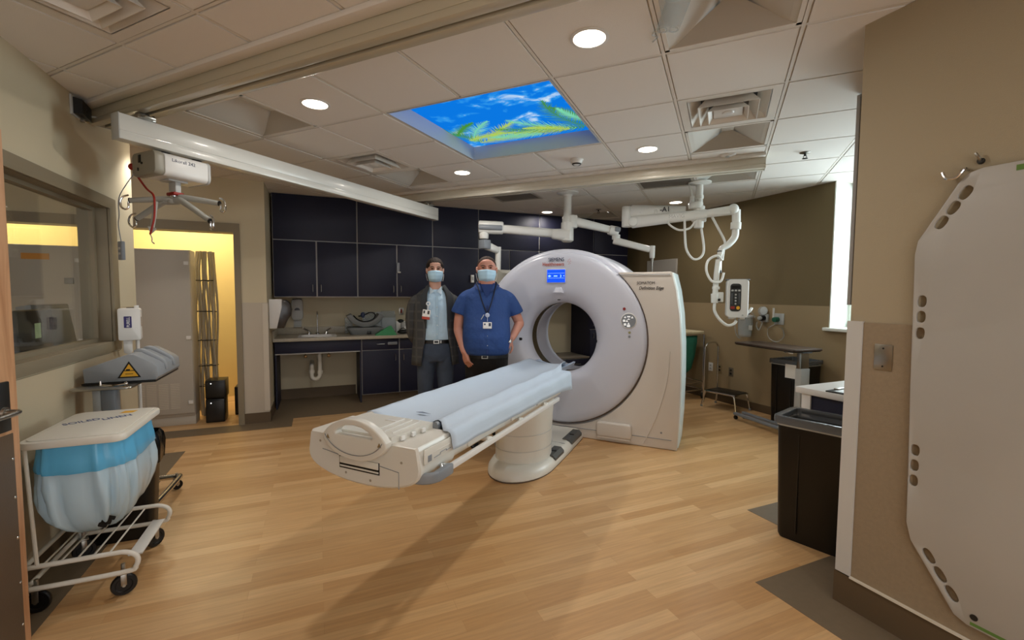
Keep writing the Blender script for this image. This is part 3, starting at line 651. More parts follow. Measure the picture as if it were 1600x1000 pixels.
for y in (.16, .33): k.tube([(.03, y, .175), (.075, y, .178), (.175, y, .115), (.198, y, .06)], [.018, .024, .02, .008], 10, smooth=4)
k.obj('cover', mat('cover_gray', '#8c9196', .42), t)
B().box(-.19, .18, -.006, .51, .0, .012).obj('foot', M_black, t)
tri = [(-.06, -.05), (.06, -.05), (.0, .055)]
k = B().prism(tri, .0008, M=T(.045, -.0012, .085) @ FRONT, mi=0); k.prism([(-.046, -.042), (.046, -.042), (0, .038)], .001, M=T(.045, -.0016, .085) @ FRONT, mi=1)
k.box(.02, .075, -.003, -.0022, .078, .083, mi=0); k.box(.03, .05, -.003, -.0022, .083, .09, mi=0); k.box(.025, .065, -.003, -.0022, .058, .062, mi=0)
k.obj('warning_label', [M_black, M_yellow], t)
# hand sanitiser stand
t = thing('sanitizer_stand', 'white hand sanitizer dispenser on a thin white pole behind the gray wedge cover', 'sanitizer dispenser', (-1.275, 4.21, 0), math.radians(12))
B().lathe([(0, 0.001), (.085, 0.001), (.085, .012), (.02, .02), (0, .02)], 24).obj('base', M_white, t)
B().cyl((.025, 0, .01), (.025, 0, 1.14), .0125, .0125, 14).obj('pole', M_white, t)
B().prism(rrect(-.075, .055, .0, .235, .015, 4), .115, M=T(0, .02, 1.13) @ FRONT, bev=.008).obj('dispenser', M_white, t)
B().prism(rrect(-.02, .03, 0, .12, .02, 4), .03, M=T(-.03, -.04, 1.03) @ FRONT, bev=.004).obj('drip_guard', M_white, t)
k = B().box(-.03, .03, -.02, .0, 1.363, 1.37, .002); k.obj('top_vent', M_dark, t); B().cyl((.03, -.04, 1.365), (.03, -.04, 1.385), .014, .014, 14).obj('lock_knob', M_white, t)
k = B().prism(rrect(-.022, .022, -.042, .042, .004, 3), .0012, M=T(-.018, -.0953, 1.265) @ FRONT, mi=0); k.text('PURELL', .026, T(-.007, -.097, 1.228) @ FRONT @ RZ(PI / 2), mi=1, ext=.0003, sx=.85); k.obj('brand_plate', [mat('purple_ink', '#2d2763', .5), M_paper], t)
B().box(.055, .0565, -.065, -.03, 1.23, 1.30).obj('refill_window', mat('amber', '#8a6a50', .3), t)
# ------------------------------------------------------------------ beyond the window and the opening
M_cab = mat('equipment_gray', '#b3aea4', .55)
def eq_cabinet(x0, x1, label, vent, dp=.80):
    t = thing('equipment_cabinet', label, 'equipment cabinet', ((x0 + x1) / 2, 5.98, 0), 0, 'gray equipment cabinets'); w = (x1 - x0) / 2
    B().box(-w, w, .02, dp, .10, 1.945, .004).obj('body', M_cab, t); B().box(-w, w, .03, dp - .02, 0.001, .1, .002).obj('plinth', M_cab, t)
    B().box(-w + .004, w - .004, 0, .02, .135, 1.94, .004).obj('door', M_cab, t)
    for z in (1.80, .98, .26): B().box(w - .055, w - .012, -.014, 0, z - .02, z + .02, .003).obj('hinge', M_white, t)
    if vent:
        k = B()
        for c in range(4):
            for r in range(15): k.box(-.20 + c * .105, -.115 + c * .105, -.003, .001, .20 + r * .019, .208 + r * .019)
        k.obj('vent', mat('vent_light', '#cbc5b8', .5), t)
    return t
eq_cabinet(-1.95, -1.285, 'gray equipment cabinet with a louvred vent, standing in the open doorway', True, .24)
c2 = eq_cabinet(-3.0, -2.2, 'gray equipment cabinet seen through the observation window with an orange label', False)
B().box(-.06, .15, -.003, 0, 1.80, 1.86).obj('orange_label', mat('orange_label', '#c98a2c', .5), c2)
k = B().box(.26, .33, -.02, 0, 1.56, 1.62, .004); k.obj('door_latch', M_gray, c2)
t = thing('cable_bundle', 'tall bundle of gray cables tied with black bands beside the doorway cabinet', 'cables', (-1.225, 6.315, 0))
rnd = random.Random(2); M_cbl = mat('cable_gray', '#a29a88', .6)
for q in range(14):
    x = -.08 + .17 * (q % 7) / 6 + rnd.uniform(-.006, .006); y = rnd.uniform(-.035, .035) + (.05 if q >= 7 else -.03); ph = rnd.uniform(0, 6)
    pts = [(x * 1.1 + .03 * u * 0 + .012 * math.sin(ph + u * 9), y + .01 * math.cos(ph + u * 7), 1.95 - .03 * q / 14 - u * 1.93) for u in [i / 9 for i in range(10)]]
    pts[0] = (x * .9, y + .03, 1.96); pts[-1] = (x * .5 - .02, y, .02)
    B().tube(pts, .0125, 7, smooth=4).obj('cable', M_cbl, t)
for z in (1.62, 1.26, .92, .62, .38): B().tube([(-.105, -.06, z), (.105, -.06, z), (.108, .075, z - .01), (-.105, .075, z)], .006, 6, closed=True).obj('cable_tie', M_black, t)
def tower(x, y, z, w, d, h, name, label, cat):
    t = thing(name, label, cat, (x, y, z))
    B().box(-w / 2, w / 2, -d / 2, d / 2, 0.002, h, .008).obj('case', M_black, t); B().box(-w / 2 + .01, w / 2 - .01, -d / 2 - .006, -d / 2, .02, h - .02, .004).obj('front_panel', M_dark, t)
    B().cyl((-w * .2, -d / 2 - .006, h * .84), (-w * .2, -d / 2 - .009, h * .84), .006, .006, 10).obj('power_light', mat('led_white', '#ffffff', emit='#ffffff', es=2), t)
    for x_ in (-1, 1): B().box(x_ * w * .4 - .015, x_ * w * .4 + .015, -d * .4, d * .4, 0, .003).obj('foot', M_rubber, t)
tower(-1.095, 6.10, 0, .185, .22, .27, 'computer_tower', 'lower black computer unit on the floor inside the doorway', 'computer')
tower(-1.09, 6.11, .273, .195, .23, .21, 'power_supply_unit', 'upper black unit with a small white light stacked on the floor computer', 'computer')
t = thing('monitor_box', 'low black box on the floor beside the stacked black computer units in the doorway', 'computer', (-.885, 6.42, 0))
B().box(-.06, .06, -.14, .14, .0, .34, .006).obj('case', M_black, t); B().box(-.05, .05, -.144, -.14, .03, .3, .002).obj('front_panel', M_dark, t)
t = thing('control_desk', 'dark control room desk behind the observation window', 'desk', (-2.05, 3.9, 0))
B().box(-.35, .40, -1.2, .75, .72, .76, .004).obj('desktop', M_dark, t)
for y in (-1.15, .7):
    B().box(-.3, .35, y - .02, y + .02, 0, .72).obj('leg', M_dark, t)
def monitor(x, y, rz, w, h, m, label, tilt=0.0, note=False, dep=.07):
    t = thing('computer_monitor', label, 'monitor', (x, y, .762), rz, 'control room monitors')
    B().prism(rrect(-.1, .1, -.12, .12, .03, 4), .012).obj('base', M_dark, t); B().box(-.02, .02, -.04, .04, .01, .22, .004).obj('stand', M_dark, t)
    Mx = T(0, 0, .12) @ RY(tilt)
    B().box(.0, dep, -w / 2, w / 2, 0, h, .012, M=Mx).obj('case', m, t); B().box(-.004, .0, -w / 2 + .02, w / 2 - .02, .02, h - .02, M=Mx).obj('screen', M_black, t)
    k = B()
    for z in (.1, .13, .16): k.box(dep, dep + .003, -w * .2, w * .2, z, z + .012, M=Mx)
    k.obj('vent', M_dark, t)
    if note: B().box(dep, dep + .001, -.03, .05, h - .19, h - .09, M=Mx).obj('sticky_note', mat('note_green', '#c9d9a8', .7), t)
monitor(-1.80, 4.02, .05, .46, .48, M_dark, 'black monitor back with a pale green note, left one behind the observation window', 0, True)
monitor(-1.86, 4.48, -.2, .36, .50, M_gray, 'gray monitor back leaning beside the black monitor behind the observation window', -.16, False, .10)
# ------------------------------------------------------------------ cabinets along the back wall
YF = 6.35; YB = 6.9495
def pull(p, parent, vert=True, n=.09):
    k = B(); x, y, z = p
    if vert: k.tube([(x, y, z - n / 2), (x, y - .028, z - n / 2 + .006), (x, y - .028, z + n / 2 - .006), (x, y, z + n / 2)], .0042, 8)
    else: k.tube([(x - n / 2, y, z), (x - n / 2 + .006, y - .028, z), (x + n / 2 - .006, y - .028, z), (x + n / 2, y, z)], .0042, 8)
    return k.obj('handle', M_steel, parent)
def upper(x0, x1, seams, handles, label):
    t = thing('upper_cabinet', label, 'cabinet', ((x0 + x1) / 2, YF, 1.425), 0, 'navy upper cabinets'); c = (x0 + x1) / 2; H = CEIL - .003 - 1.425; e = .0085
    B().box(x0 - c + .001, x1 - c - .001, .012, YB - YF, 0, H, .001).obj('carcass', M_edge, t)
    B().box(x0 - c + e, x1 - c - e, -.006, .012, .725, H - .002, .0015).obj('top_panel', M_navy, t)
    xs = [x0, *seams, x1]
    for (a, b), hd in zip(zip(xs, xs[1:]), handles):
        d = B().box(a - c + e, b - c - e, -.006, .012, .012, .712, .0015).obj('door', M_navy, t)
        if hd: pull(((b - c - .05) if hd == 'R' else (a - c + .05), -.006, .115), d)
    return t
upper(-.506, .493, [-.005], 'RL', 'leftmost navy upper cabinet, above the sink and soap dispenser')
upper(.493, 1.505, [1.008], 'RL', 'navy two-door upper cabinet above the gray head supports on the counter')
upper(1.505, 2.19, [], 'R', 'narrow one-door navy upper cabinet behind the two standing men')
upper(2.19, 3.19, [2.69], 'RL', 'navy two-door upper cabinet behind the monitor boom arm')
upper(3.19, 4.19, [3.69], 'RL', 'navy two-door upper cabinet directly above and behind the scanner ring')
upper(4.19, 4.88, [], 'L', 'rightmost navy upper cabinet, in the corner next to the olive wall')
# little white catch on a door
t = thing('cabinet_lock', 'small gray lock bracket on an upper cabinet door by the jacketed man', 'lock', (1.02, YF - .0085, 1.83))
B().box(-.02, .02, -.018, 0, -.07, .07, .004).obj('body', M_gray, t); B().box(-.005, .035, -.022, -.004, -.07, -.05, .003).obj('latch', M_lgray, t)
# sink base
t = thing('sink_cabinet', 'open sink cabinet with a navy apron panel and knee space under the counter', 'cabinet', (0.012, YF, 0))
B().box(-.515, .50, -.006, .012, .712, .858, .0015).obj('apron', M_navy, t); B().box(-.515, .50, .012, .03, .705, .864).obj('apron_rail', M_edge, t)
B().box(-.52, -.502, .0, YB - YF, 0, .864).obj('side_panel', M_navy, t); B().box(.495, .513, .0, YB - YF, 0, .864).obj('side_panel', M_navy, t)
B().box(-.518, .5, -.01, .02, .696, .708, .001).obj('edge_strip', M_edge, t)
# sink drain
t = thing('drain_pipe', 'white plastic trap and drain pipe under the sink', 'pipe', (0.0, 6.6, .30))
k = B().tube([(.01, 0, .465), (.01, 0, .12), (-.005, 0, .04), (-.05, 0, .02), (-.09, 0, .05), (-.09, .01, .14), (-.09, .04, .20), (-.09, .34, .21)], .027, 14, smooth=6); k.obj('trap', M_pipe, t)
k = B()
for p, q in (((.01, 0, .3), (.01, 0, .345)), ((.01, 0, .09), (.01, 0, .13)), ((-.09, .0, .10), (-.09, .005, .14))): k.cyl(p, q, .036, .036, 14)
k.obj('nut', M_pipe, t)
k = B()
for x in (-.17, .13):
    k.tube([(x, .33, .30), (x, .25, .30), (x, .22, .34), (x, .22, .52)], .008, 8, smooth=4); k.cyl((x, .27, .30), (x, .24, .30), .016, .016, 10); k.box(x - .02, x + .02, .22, .235, .28, .32, .004)
k.obj('supply_valve', mat('brass', '#8a6a44', .35, metal=.8), t)
def base(x0, x1, drawer, label, hd='R', extra=False):
    t = thing('base_cabinet', label, 'cabinet', ((x0 + x1) / 2, YF, 0), 0, 'navy base cabinets'); w = (x1 - x0) / 2; e = .0085
    B().box(-w + .001, w - .001, .012, YB - YF, .10, .864, .001).obj('carcass', M_edge, t); B().box(-w + .001, w - .001, .05, YB - YF, 0, .10).obj('toe_kick', M_base, t)
    d = B().box(-w + e, w - e, -.006, .012, .712, .858, .0015).obj('drawer', M_navy, t); pull((.0, -.006, .79), d, False, .1)
    d = B().box(-w + e, w - e, -.006, .012, .112, .70, .0015).obj('door', M_navy, t); pull(((w - .055) if hd == 'R' else (-w + .055), -.006, .60), d)
    if extra: B().box(w - .16, w - .03, -.03, -.006, .775, .815, .008).obj('drawer_latch', M_gray, t)
base(.53, 1.03, 1, 'navy base cabinet with drawer right of the sink opening', 'R', True)
base(1.03, 1.62, 1, 'navy base cabinet behind the legs of the jacketed man', 'L')
base(1.62, 2.16, 1, 'navy base cabinet showing between the two men', 'L')
base(2.16, 2.70, 1, 'navy base cabinet behind the man in the blue shirt', 'R')
t = thing('countertop', 'gray laminate countertop with sink cut-out along the back wall', 'countertop', (0, 0, 0))
k = B().prism([(-.525, 6.285), (2.72, 6.285), (2.72, 6.947), (-.525, 6.947)], .042, holes=[rrect(-.225, .205, 6.36, 6.72, .05, 4)], M=T(0, 0, .866), bev=.003); k.obj('slab', M_counter, t)
k = B().box(-.525, 2.72, 6.928, 6.947, .908, 1.005, .002); k.box(-.527, -.509, 6.30, 6.947, .908, 1.005, .002); k.obj('backsplash', M_counter, t)
t = thing('sink_basin', 'white basin set in the countertop under the gooseneck tap', 'sink', (-.01, 6.54, .905))
k = B().prism(rrect(-.235, .235, -.195, .195, .055, 5), .006, holes=[rrect(-.195, .195, -.16, .16, .05, 5)], M=T(0, 0, .0035), bev=.002)
k.loft([[(x, y, z) for x, y in rrect(-.197 * s, .197 * s, -.162 * s, .162 * s, .05 * s, 5)] for z, s in ((.006, 1), (-.03, .98), (-.125, .85), (-.135, .5))], cap=False); k.poly([(x, y, -.135) for x, y in rrect(-.1, .1, -.082, .082, .025, 5)]); k.obj('bowl', M_white, t)
B().cyl((0, 0, -.134), (0, 0, -.128), .03, .03, 16).obj('drain', M_chrome, t)
t = thing('tap', 'chrome gooseneck tap with two blade handles at the sink', 'tap', (-.01, 6.80, .909))
k = B().lathe([(0, 0), (.026, 0), (.024, .02), (.013, .035), (0, .035)], 18); k.tube([(0, 0, .02), (0, 0, .24), (0, -.02, .295), (0, -.07, .315), (0, -.12, .29), (0, -.135, .24)], .0095, 12, smooth=5); k.obj('spout', M_chrome, t)
for s in (-1, 1):
    k = B().lathe([(0, 0), (.024, 0), (.022, .03), (.015, .045), (0, .05)], 16, M=T(s * .11, 0, 0)); h = k.obj('valve', M_chrome, t)
    B().tube([(s * .11, -.005, .045), (s * .13, -.03, .06), (s * .175, -.05, .085), (s * .185, -.055, .105)], [.008, .011, .011, .006], 8, smooth=4).obj('blade_handle', M_chrome, h)
# things on the wall above the sink
t = thing('paper_towel_dispenser', 'white and smoked paper towel dispenser on the pier left of the sink', 'towel dispenser', (-.525, 6.12, 1.06))
k = B().loft([[(0, y0, z), (x, y0, z), (x, y1, z), (0, y1, z)] for z, x, y0, y1 in ((0, .075, -.13, -.03), (.05, .085, -.14, -.03), (.25, .13, -.15, -.03), (.345, .135, -.15, -.03))]); k.obj('cover', M_white, t)
k = B().prism([(0, 0), (.15, 0), (.17, .06), (.19, .1), (.225, .15), (.235, .22), (.22, .29), (.17, .335), (0, .345)], .24, M=T(0, .12, 0) @ U, bev=.01); k.obj('smoked_body', mat('smoked', '#2a2420', .2), t)
t = thing('soap_dispenser', 'gray white soap dispenser on the wall above the sink', 'soap dispenser', (-.262, 6.949, 1.105))
k = B().prism(rrect(-.072, .072, 0, .29, .045, 6), .085, M=FRONT, bev=.012); k.obj('body', M_lgray, t)
k = B().prism(arc(0, 0, .035, 0, PI, 12), .002, M=T(0, -.0845, .135) @ FRONT); k.obj('view_window', M_black, t); B().box(-.06, .06, -.08, -.02, .285, .292, .003).obj('top_cap', M_dark, t)
t = thing('drip_tray', 'thin clear drip tray on the wall under the soap dispenser', 'tray', (-.262, 6.949, 1.008))
B().box(-.05, .05, -.07, 0, 0, .012, .003).box(-.05, .05, -.004, 0, .012, .09, .001).obj('tray', M_lgray, t)
# things on the counter
CZ_ = .9085
t = thing('cushion_support', 'lower flat gray head cushion on the counter beside the sink', 'cushion', (.60, 6.62, CZ_))
M_cush = mat('cushion_gray', '#6f7374', .6)
k = B().loft([[(x, y, z) for x, y in rrect(-.24 * s, .24 * s, -.15 * s, .15 * s, .06 * s, 5)] for z, s in ((0, .80), (.015, .84), (.075, 1.0), (.095, .98), (.10, .93))]); k.obj('pad', M_cush, t); B().box(.02, .07, -.153, -.135, .01, .05, .003).obj('strap', M_black, t)
t = thing('head_support', 'curved dark gray head holder with cables inside on top of the flat cushion', 'head support', (.60, 6.62, CZ_ + .101))
prof = arc(0, .26, .27, math.radians(205), math.radians(335), 20) + arc(0, .26, .20, math.radians(335), math.radians(205), 20)
k = B().prism(prof, .26, M=T(0, .13, .012) @ RZ(0) @ U, bev=.012); k.obj('cradle', M_cush, t)
k = B().tube([(-.15, -.05, .16), (-.1, -.1, .11), (0, -.08, .075), (.1, -.06, .10), (.14, -.02, .17), (.08, .02, .2), (-.02, .0, .16), (-.08, .03, .15)], .009, 8, smooth=5); k.obj('cable', M_black, t)
B().sph((-.03, -.06, .17), (.03, .025, .04)).obj('connector', M_blueink, t)
def acrylic(x, w, d, h, label, y=6.82):
    t = thing('acrylic_holder', label, 'holder', (x, y, CZ_))
    B().box(-w, w, d - .004, d, 0, h).box(-w, w, -d, -d + .004, 0, h * .7).box(-w, -w + .004, -d, d, 0, h * .85).box(w - .004, w, -d, d, 0, h * .85).box(-w, w, -d, d, 0, .004).obj('holder', M_clear, t)
    return t
acrylic(.40, .05, .05, .22, 'narrow clear acrylic holder on the counter left of the head holder')
acrylic(.95, .10, .05, .31, 'tall clear acrylic holder on the counter right of the head holder')
acrylic(.72, .13, .04, .30, 'wide clear acrylic holder standing behind the gray head holder')
t = thing('folded_cloth', 'green folded cloth wedge on the counter in front of the acrylic holder', 'cloth', (.82, 6.39, CZ_))
k = B().loft([[(-.12, -.10, 0), (.17, -.10, 0), (.15, .08, 0), (-.10, .08, 0)], [(-.115, -.10, .012), (.165, -.10, .014), (.145, .08, .02), (-.09, .08, .02)], [(.07, -.06, .125), (.10, -.06, .13), (.10, .06, .11), (.06, .06, .105)]]); k.obj('cloth', mat('cloth_green', '#3f8a5e', .8, var=.08), t)
t = thing('glove_box', 'white tissue box with a black top on the counter by the wall', 'box', (1.125, 6.83, CZ_))
B().box(-.065, .065, -.05, .05, 0, .16, .004).obj('carton', M_paper, t); B().sph((0, -.03, .16), (.05, .035, .03)).obj('black_gloves', M_black, t)
t = thing('tape_dispenser', 'round white canister on the counter next to the jacketed man', 'canister', (1.17, 6.68, CZ_))
B().lathe([(0, 0), (.06, 0), (.065, .02), (.065, .13), (.05, .15), (0, .155)], 24).obj('body', M_lgray, t); B().cyl((0, -.066, .08), (0, -.06, .08), .022, .022, 16).obj('label', M_paper, t)
t = thing('black_pouch', 'black pouch lying on the counter beside the round canister', 'pouch', (1.10, 6.46, CZ_))
B().sph((0, 0, .03), (.08, .05, .03)).obj('pouch', M_black, t); B().tube([(-.05, 0, .055), (0, -.01, .085), (.05, 0, .055)], .005, 6, smooth=4).obj('strap', M_dark, t)
t = thing('wall_switch', 'small steel switch plate with a red toggle on the wall above the counter', 'switch', (1.16, 6.9495, 1.21))
B().box(-.035, .035, -.006, 0, -.057, .057, .002).obj('plate', M_steel, t); B().box(-.012, .012, -.014, -.006, -.025, .03, .002).obj('toggle', M_red, t)
# low bench and the tall unit seen through the scanner bore
t = thing('low_cabinet', 'low navy drawer cabinet with a pale top seen through the scanner bore', 'cabinet', (3.43, YF, 0))
B().box(-.70, .70, 0, YB - YF, .06, .43, .002).obj('carcass', M_edge, t); B().box(-.7, .7, .04, YB - YF, 0, .06).obj('plinth', M_base, t)
B().box(-.70, .70, -.02, YB - YF, .43, .452, .002).obj('top', mat('bench_top', '#7b7368', .4), t)
for x0, x1 in ((-.69, -.235), (-.225, .225), (.235, .69)):
    d = B().box(x0, x1, -.018, 0, .075, .415, .0015).obj('drawer', M_navy, t); pull(((x0 + x1) / 2, -.018, .34), d, False, .12)
t = thing('tall_cabinet', 'tall navy cabinet in the right corner seen through the scanner bore', 'cabinet', (4.51, YF, 0))
B().box(-.37, .37, .012, YB - YF, .1, 1.42, .001).obj('carcass', M_edge, t); B().box(-.37, .37, .05, YB - YF, 0, .1).obj('toe_kick', M_base, t); B().box(-.372, -.37, .0, YB - YF, .1, 1.42).obj('side_panel', M_navy, t)
d = B().box(-.364, .364, -.006, .012, .905, 1.415, .0015).obj('door', M_navy, t); pull((-.31, -.006, 1.0), d)
d = B().box(-.364, .364, -.006, .012, .112, .892, .0015).obj('door', M_navy, t); pull((-.31, -.006, .8), d)
# ------------------------------------------------------------------ right side
t = thing('transfer_board', 'large white patient transfer board with oval hand holes hanging on the near right wall', 'transfer board', (2.303, 0, 0))
out = [(1.050, .53), (1.064, 1.12), (1.074, 1.66), (1.066, 1.715), (.945, 1.93), (.92, 1.957), (.88, 1.968), (.0, 1.968), (-.03, 1.95), (-.14, 1.70), (-.15, .50), (-.02, .245), (.01, .22), (.84, .22), (.88, .236), (1.032, .460)]
holes = []
def oval(cy, cz, ang, a=.036, b=.021, n=18):
    r = []
    for q in range(n):
        th = 2 * PI * q / n; c, s = math.cos(th), math.sin(th)
        x = math.copysign(abs(c) ** .8, c) * a; y = math.copysign(abs(s) ** .8, s) * b
        r.append((cy + x * math.cos(ang) - y * math.sin(ang), cz + x * math.sin(ang) + y * math.cos(ang)))
    return r
for (y, z) in ((.925, 1.885), (.959, 1.833), (.993, 1.781)): holes.append(oval(y, z, math.radians(-57), .027, .017))
for (y, z) in ((1.041, 1.467), (1.041, 1.403), (1.041, 1.335), (1.034, .845), (1.034, .780), (1.034, .715)): holes.append(oval(y, z, PI / 2, .024, .0155))
for (y, z) in ((.968, .424), (.929, .368), (.890, .312)): holes.append(oval(y, z, math.radians(56), .030, .016))
PM = Matrix(((0, 0, -1, 0), (1, 0, 0, 0), (0, 1, 0, 0), (0, 0, 0, 1)))    # drawing (y, z), thickness toward -X
B().prism(out, .012, holes=holes, M=T(-.008, 0, 0) @ PM, bev=.003).obj('board', mat('board_white', '#aeaba5', .38, var=.03, vscale=3), t)
B().cyl((-.0205, .82, .262), (-.022, .82, .262), .012, .012, 14).obj('corner_hole', M_dark, t)
B().box(-.0208, -.02, .70, .79, 1.935, 1.955).box(-.0208, -.02, .72, .83, .228, .24).obj('green_tape', mat('green_tape', '#5d7f3a', .6), t)
t = thing('wall_hook', 'small metal hook holding the top corner of the white transfer board', 'hook', (2.309, .95, 1.945))
B().tube([(0, -.02, .03), (-.035, -.02, .028), (-.04, .0, .0), (-.04, .03, .004), (-.034, .045, .03)], .006, 8, smooth=5).obj('hook', M_chrome, t)
t = thing('wall_anchor', 'small dark screw fitting on the wall just above the transfer board', 'wall fitting', (2.309, .895, 1.998))
B().cyl((0, 0, 0), (-.012, 0, 0), .012, .009, 12).obj('fitting', M_dark, t); B().tube([(-.008, 0, .0), (-.02, .0, .012), (-.02, .01, .03)], .005, 6, smooth=3).obj('pin', M_steel, t)
t = thing('wall_plate', 'blank steel wall plate between the corner guard and the transfer board', 'wall plate', (2.3025, 1.176, 1.216))
B().box(-.004, 0, -.035, .035, -.057, .057, .0015).obj('plate', M_steel, t)
B().cyl((-.004, 0, .04), (-.0055, 0, .04), .004, .004, 8).obj('screw', M_dark, t); B().cyl((-.004, 0, -.04), (-.0055, 0, -.04), .004, .004, 8).obj('screw', M_dark, t)
# casework in the alcove behind that wall
t = thing('alcove_cabinet', 'navy base cabinet in the alcove behind the tall black waste bin', 'cabinet', (4.0, 1.345, 0))
B().box(-.94, .95, 0, .66, .10, .818, .002).obj('carcass', M_edge, t); B().box(-.92, .95, 0, .6, 0, .1).obj('toe_kick', M_base, t)
B().box(-.948, -.94, .03, .64, .12, .812, .001).obj('end_panel', M_navy, t)
B().box(-.96, -.925, .62, .68, .0, .818, .002).obj('end_post', M_white, t)
for k_, (x0, x1) in enumerate(((-.92, -.46), (-.45, .0), (.01, .47), (.48, .94))):
    d = B().box(x0, x1, .66, .678, .12, .81, .0015).obj('door', M_navy, t); B().tube([(x1 - .05, .678, .6), (x1 - .05, .70, .61), (x1 - .05, .70, .69), (x1 - .05, .678, .7)], .0042, 8).obj('handle', M_steel, d)
t = thing('alcove_counter', 'white worktop on the navy alcove cabinet, lit by the window', 'worktop', (4.0, 1.345, .8185))
B().box(-.97, .96, 0, .72, 0, .042, .004).obj('slab', M_white, t)
t = thing('clipboard', 'dark flat clipboard lying on the white alcove worktop', 'clipboard', (3.17, 1.72, .861), .1)
B().box(-.12, .12, -.16, .16, 0, .008, .002).obj('board', M_dark, t); B().box(-.1, .1, -.13, .12, .008, .010).obj('paper', M_lgray, t); B().box(-.04, .04, .12, .15, .008, .018, .003).obj('clip', M_steel, t)
t = thing('alcove_wall_cabinet', 'tall navy upper cabinet with a pale edge hanging in the alcove by the window', 'cabinet', (4.0, 1.345, 1.426))
B().box(-.95, .95, 0, .39, 0, 1.285, .002).obj('carcass', M_navy, t); B().box(-.958, -.95, .0, .39, .002, 1.283, .001).obj('end_panel', M_navy, t)
for x0, x1 in ((-.96, -.48), (-.47, .0), (.01, .48), (.49, .95)):
    d = B().box(x0, x1, .400, .422, .004, 1.28, .002).obj('door', M_edge, t); B().tube([(x1 - .05, .422, .08), (x1 - .05, .447, .09), (x1 - .05, .447, .17), (x1 - .05, .422, .18)], .0042, 8).obj('handle', M_steel, d)
# waste bins
def slim_bin(loc, rz, w, d, h, label, liner=True):
    t = thing('waste_bin', label, 'waste bin', loc, rz, 'slim black waste bins')
    rings = []
    for z, s in ((.0, .90), (.02, .93), (h * .93, 1.0)): rings.append([(x, y, z) for x, y in rrect(-w / 2 * s, w / 2 * s, -d / 2 * s, d / 2 * s, .03, 4)])
    k = B().loft(rings); k.obj('bin', M_black, t)
    k = B()
    for s in (-.25, .25): k.box(-w / 2 * 1.0 - .0015, -w / 2 + .004, d * s - .0025, d * s + .0025, .05, h * .88)
    k.obj('groove', M_dark, t)
    k = B().prism(rrect(-w / 2 - .012, w / 2 + .012, -d / 2 - .012, d / 2 + .012, .035, 5), h * .035, holes=[rrect(-w / 2 + .012, w / 2 - .012, -d / 2 + .012, d / 2 - .012, .02, 4)], M=T(0, 0, h * .965), bev=.004); k.obj('rim', mat('bin_rim', '#4a4d50', .4), t)
    B().prism(rrect(-w / 2 - .004, w / 2 + .004, -d / 2 - .004, d / 2 + .004, .033, 5), h * .012, holes=[rrect(-w / 2 + .004, w / 2 - .004, -d / 2 + .004, d / 2 - .004, .028, 5)], M=T(0, 0, h * .930)).obj('liner_highlight', M_lgray, t)  # highlight along the liner edge, painted as a pale ring
    if liner:
        rnd = random.Random(4); o = []
        for z, s, f in ((h * .945, 1.075, .012), (h * .97, 1.085, .012), (h * 1.008, 1.075, .008), (h * 1.008, .93, .008), (h * .88, .90, .02), (h * .70, .87, .03)):
            o.append([(x * s * (1 + rnd.uniform(-f, f) * .3), y * s * (1 + rnd.uniform(-f, f) * .3), z + rnd.uniform(-f, f) * .12) for x, y in rrect(-w / 2, w / 2, -d / 2, d / 2, .03, 8)])
        k = B().loft(o, cap=False); k.obj('liner', mat('liner_film', '#6c7075', .18, alpha=.7), t)
    B().box(-w / 2 * .85, w / 2 * .85, -d / 2 * .85, d / 2 * .85, h * .25, h * .3).obj('waste', M_dark, t)
slim_bin((2.79, 1.665, 0), math.radians(16), .30, .50, .75, 'tall black waste bin with a gray lined rim in the foreground against the corner guard')
slim_bin((4.92, 3.36, 0), 0, .38, .34, .765, 'black waste bin under the overbed table by the far wall')
# overbed table
FLp = Vector((4.55, 3.88)); long_a = math.radians(-96.8)
t = thing('overbed_table', 'wheeled overbed table with a dark wood top in front of the far black bin', 'overbed table', (4.55 + .41 * math.cos(long_a) - .2 * math.sin(long_a), 3.88 + .41 * math.sin(long_a) + .2 * math.cos(long_a), 0), long_a)
M_otop = mat('table_top_brown', '#4d4038', .35, var=.1, vscale=10)
B().prism(rrect(-.41, .41, -.20, .20, .03, 5), .022, M=T(0, 0, .908), bev=.006).obj('tabletop', M_otop, t)
B().box(-.22, .40, -.06, .06, .885, .908, .006).obj('top_rail', M_gray, t); B().prism(rrect(-.40, .40, -.19, .19, .03, 4), .008, M=T(0, 0, .899)).obj('edge_band', M_dark, t)
B().box(.31, .38, -.06, .06, .06, .72, .006).obj('column', M_lgray, t); B().box(.32, .37, -.055, .055, .72, .89, .004).obj('inner_column', M_steel, t)
k = B().box(-.38, .38, -.20, -.15, .055, .085, .008); k.box(-.38, .38, -.075, -.03, .055, .085, .008); k.box(.31, .38, -.2, .06, .055, .085, .008); k.obj('base', M_gray, t)
for x, y in ((-.36, -.175), (-.36, -.052), (.34, -.175), (.34, .03)):
    B().cyl((x, y - .011, .0255), (x, y + .011, .0255), .025, .025, 14, bev=.004).obj('caster', M_black, t)
B().tube([(.30, -.205, .895), (.38, -.225, .893), (.405, -.205, .893)], .006, 8, smooth=4).obj('height_lever', M_chrome, t)
t = thing('paper_note', 'small white paper taped to the far black bin under the overbed table', 'paper', (4.705, 3.27, .585), -PI / 2)
B().loft([[(-.06, 0, z), (.06, .004, z), (.06, .006, z), (-.06, .002, z)] for z in (0, .07, .15)]).obj('sheet', M_paper, t)
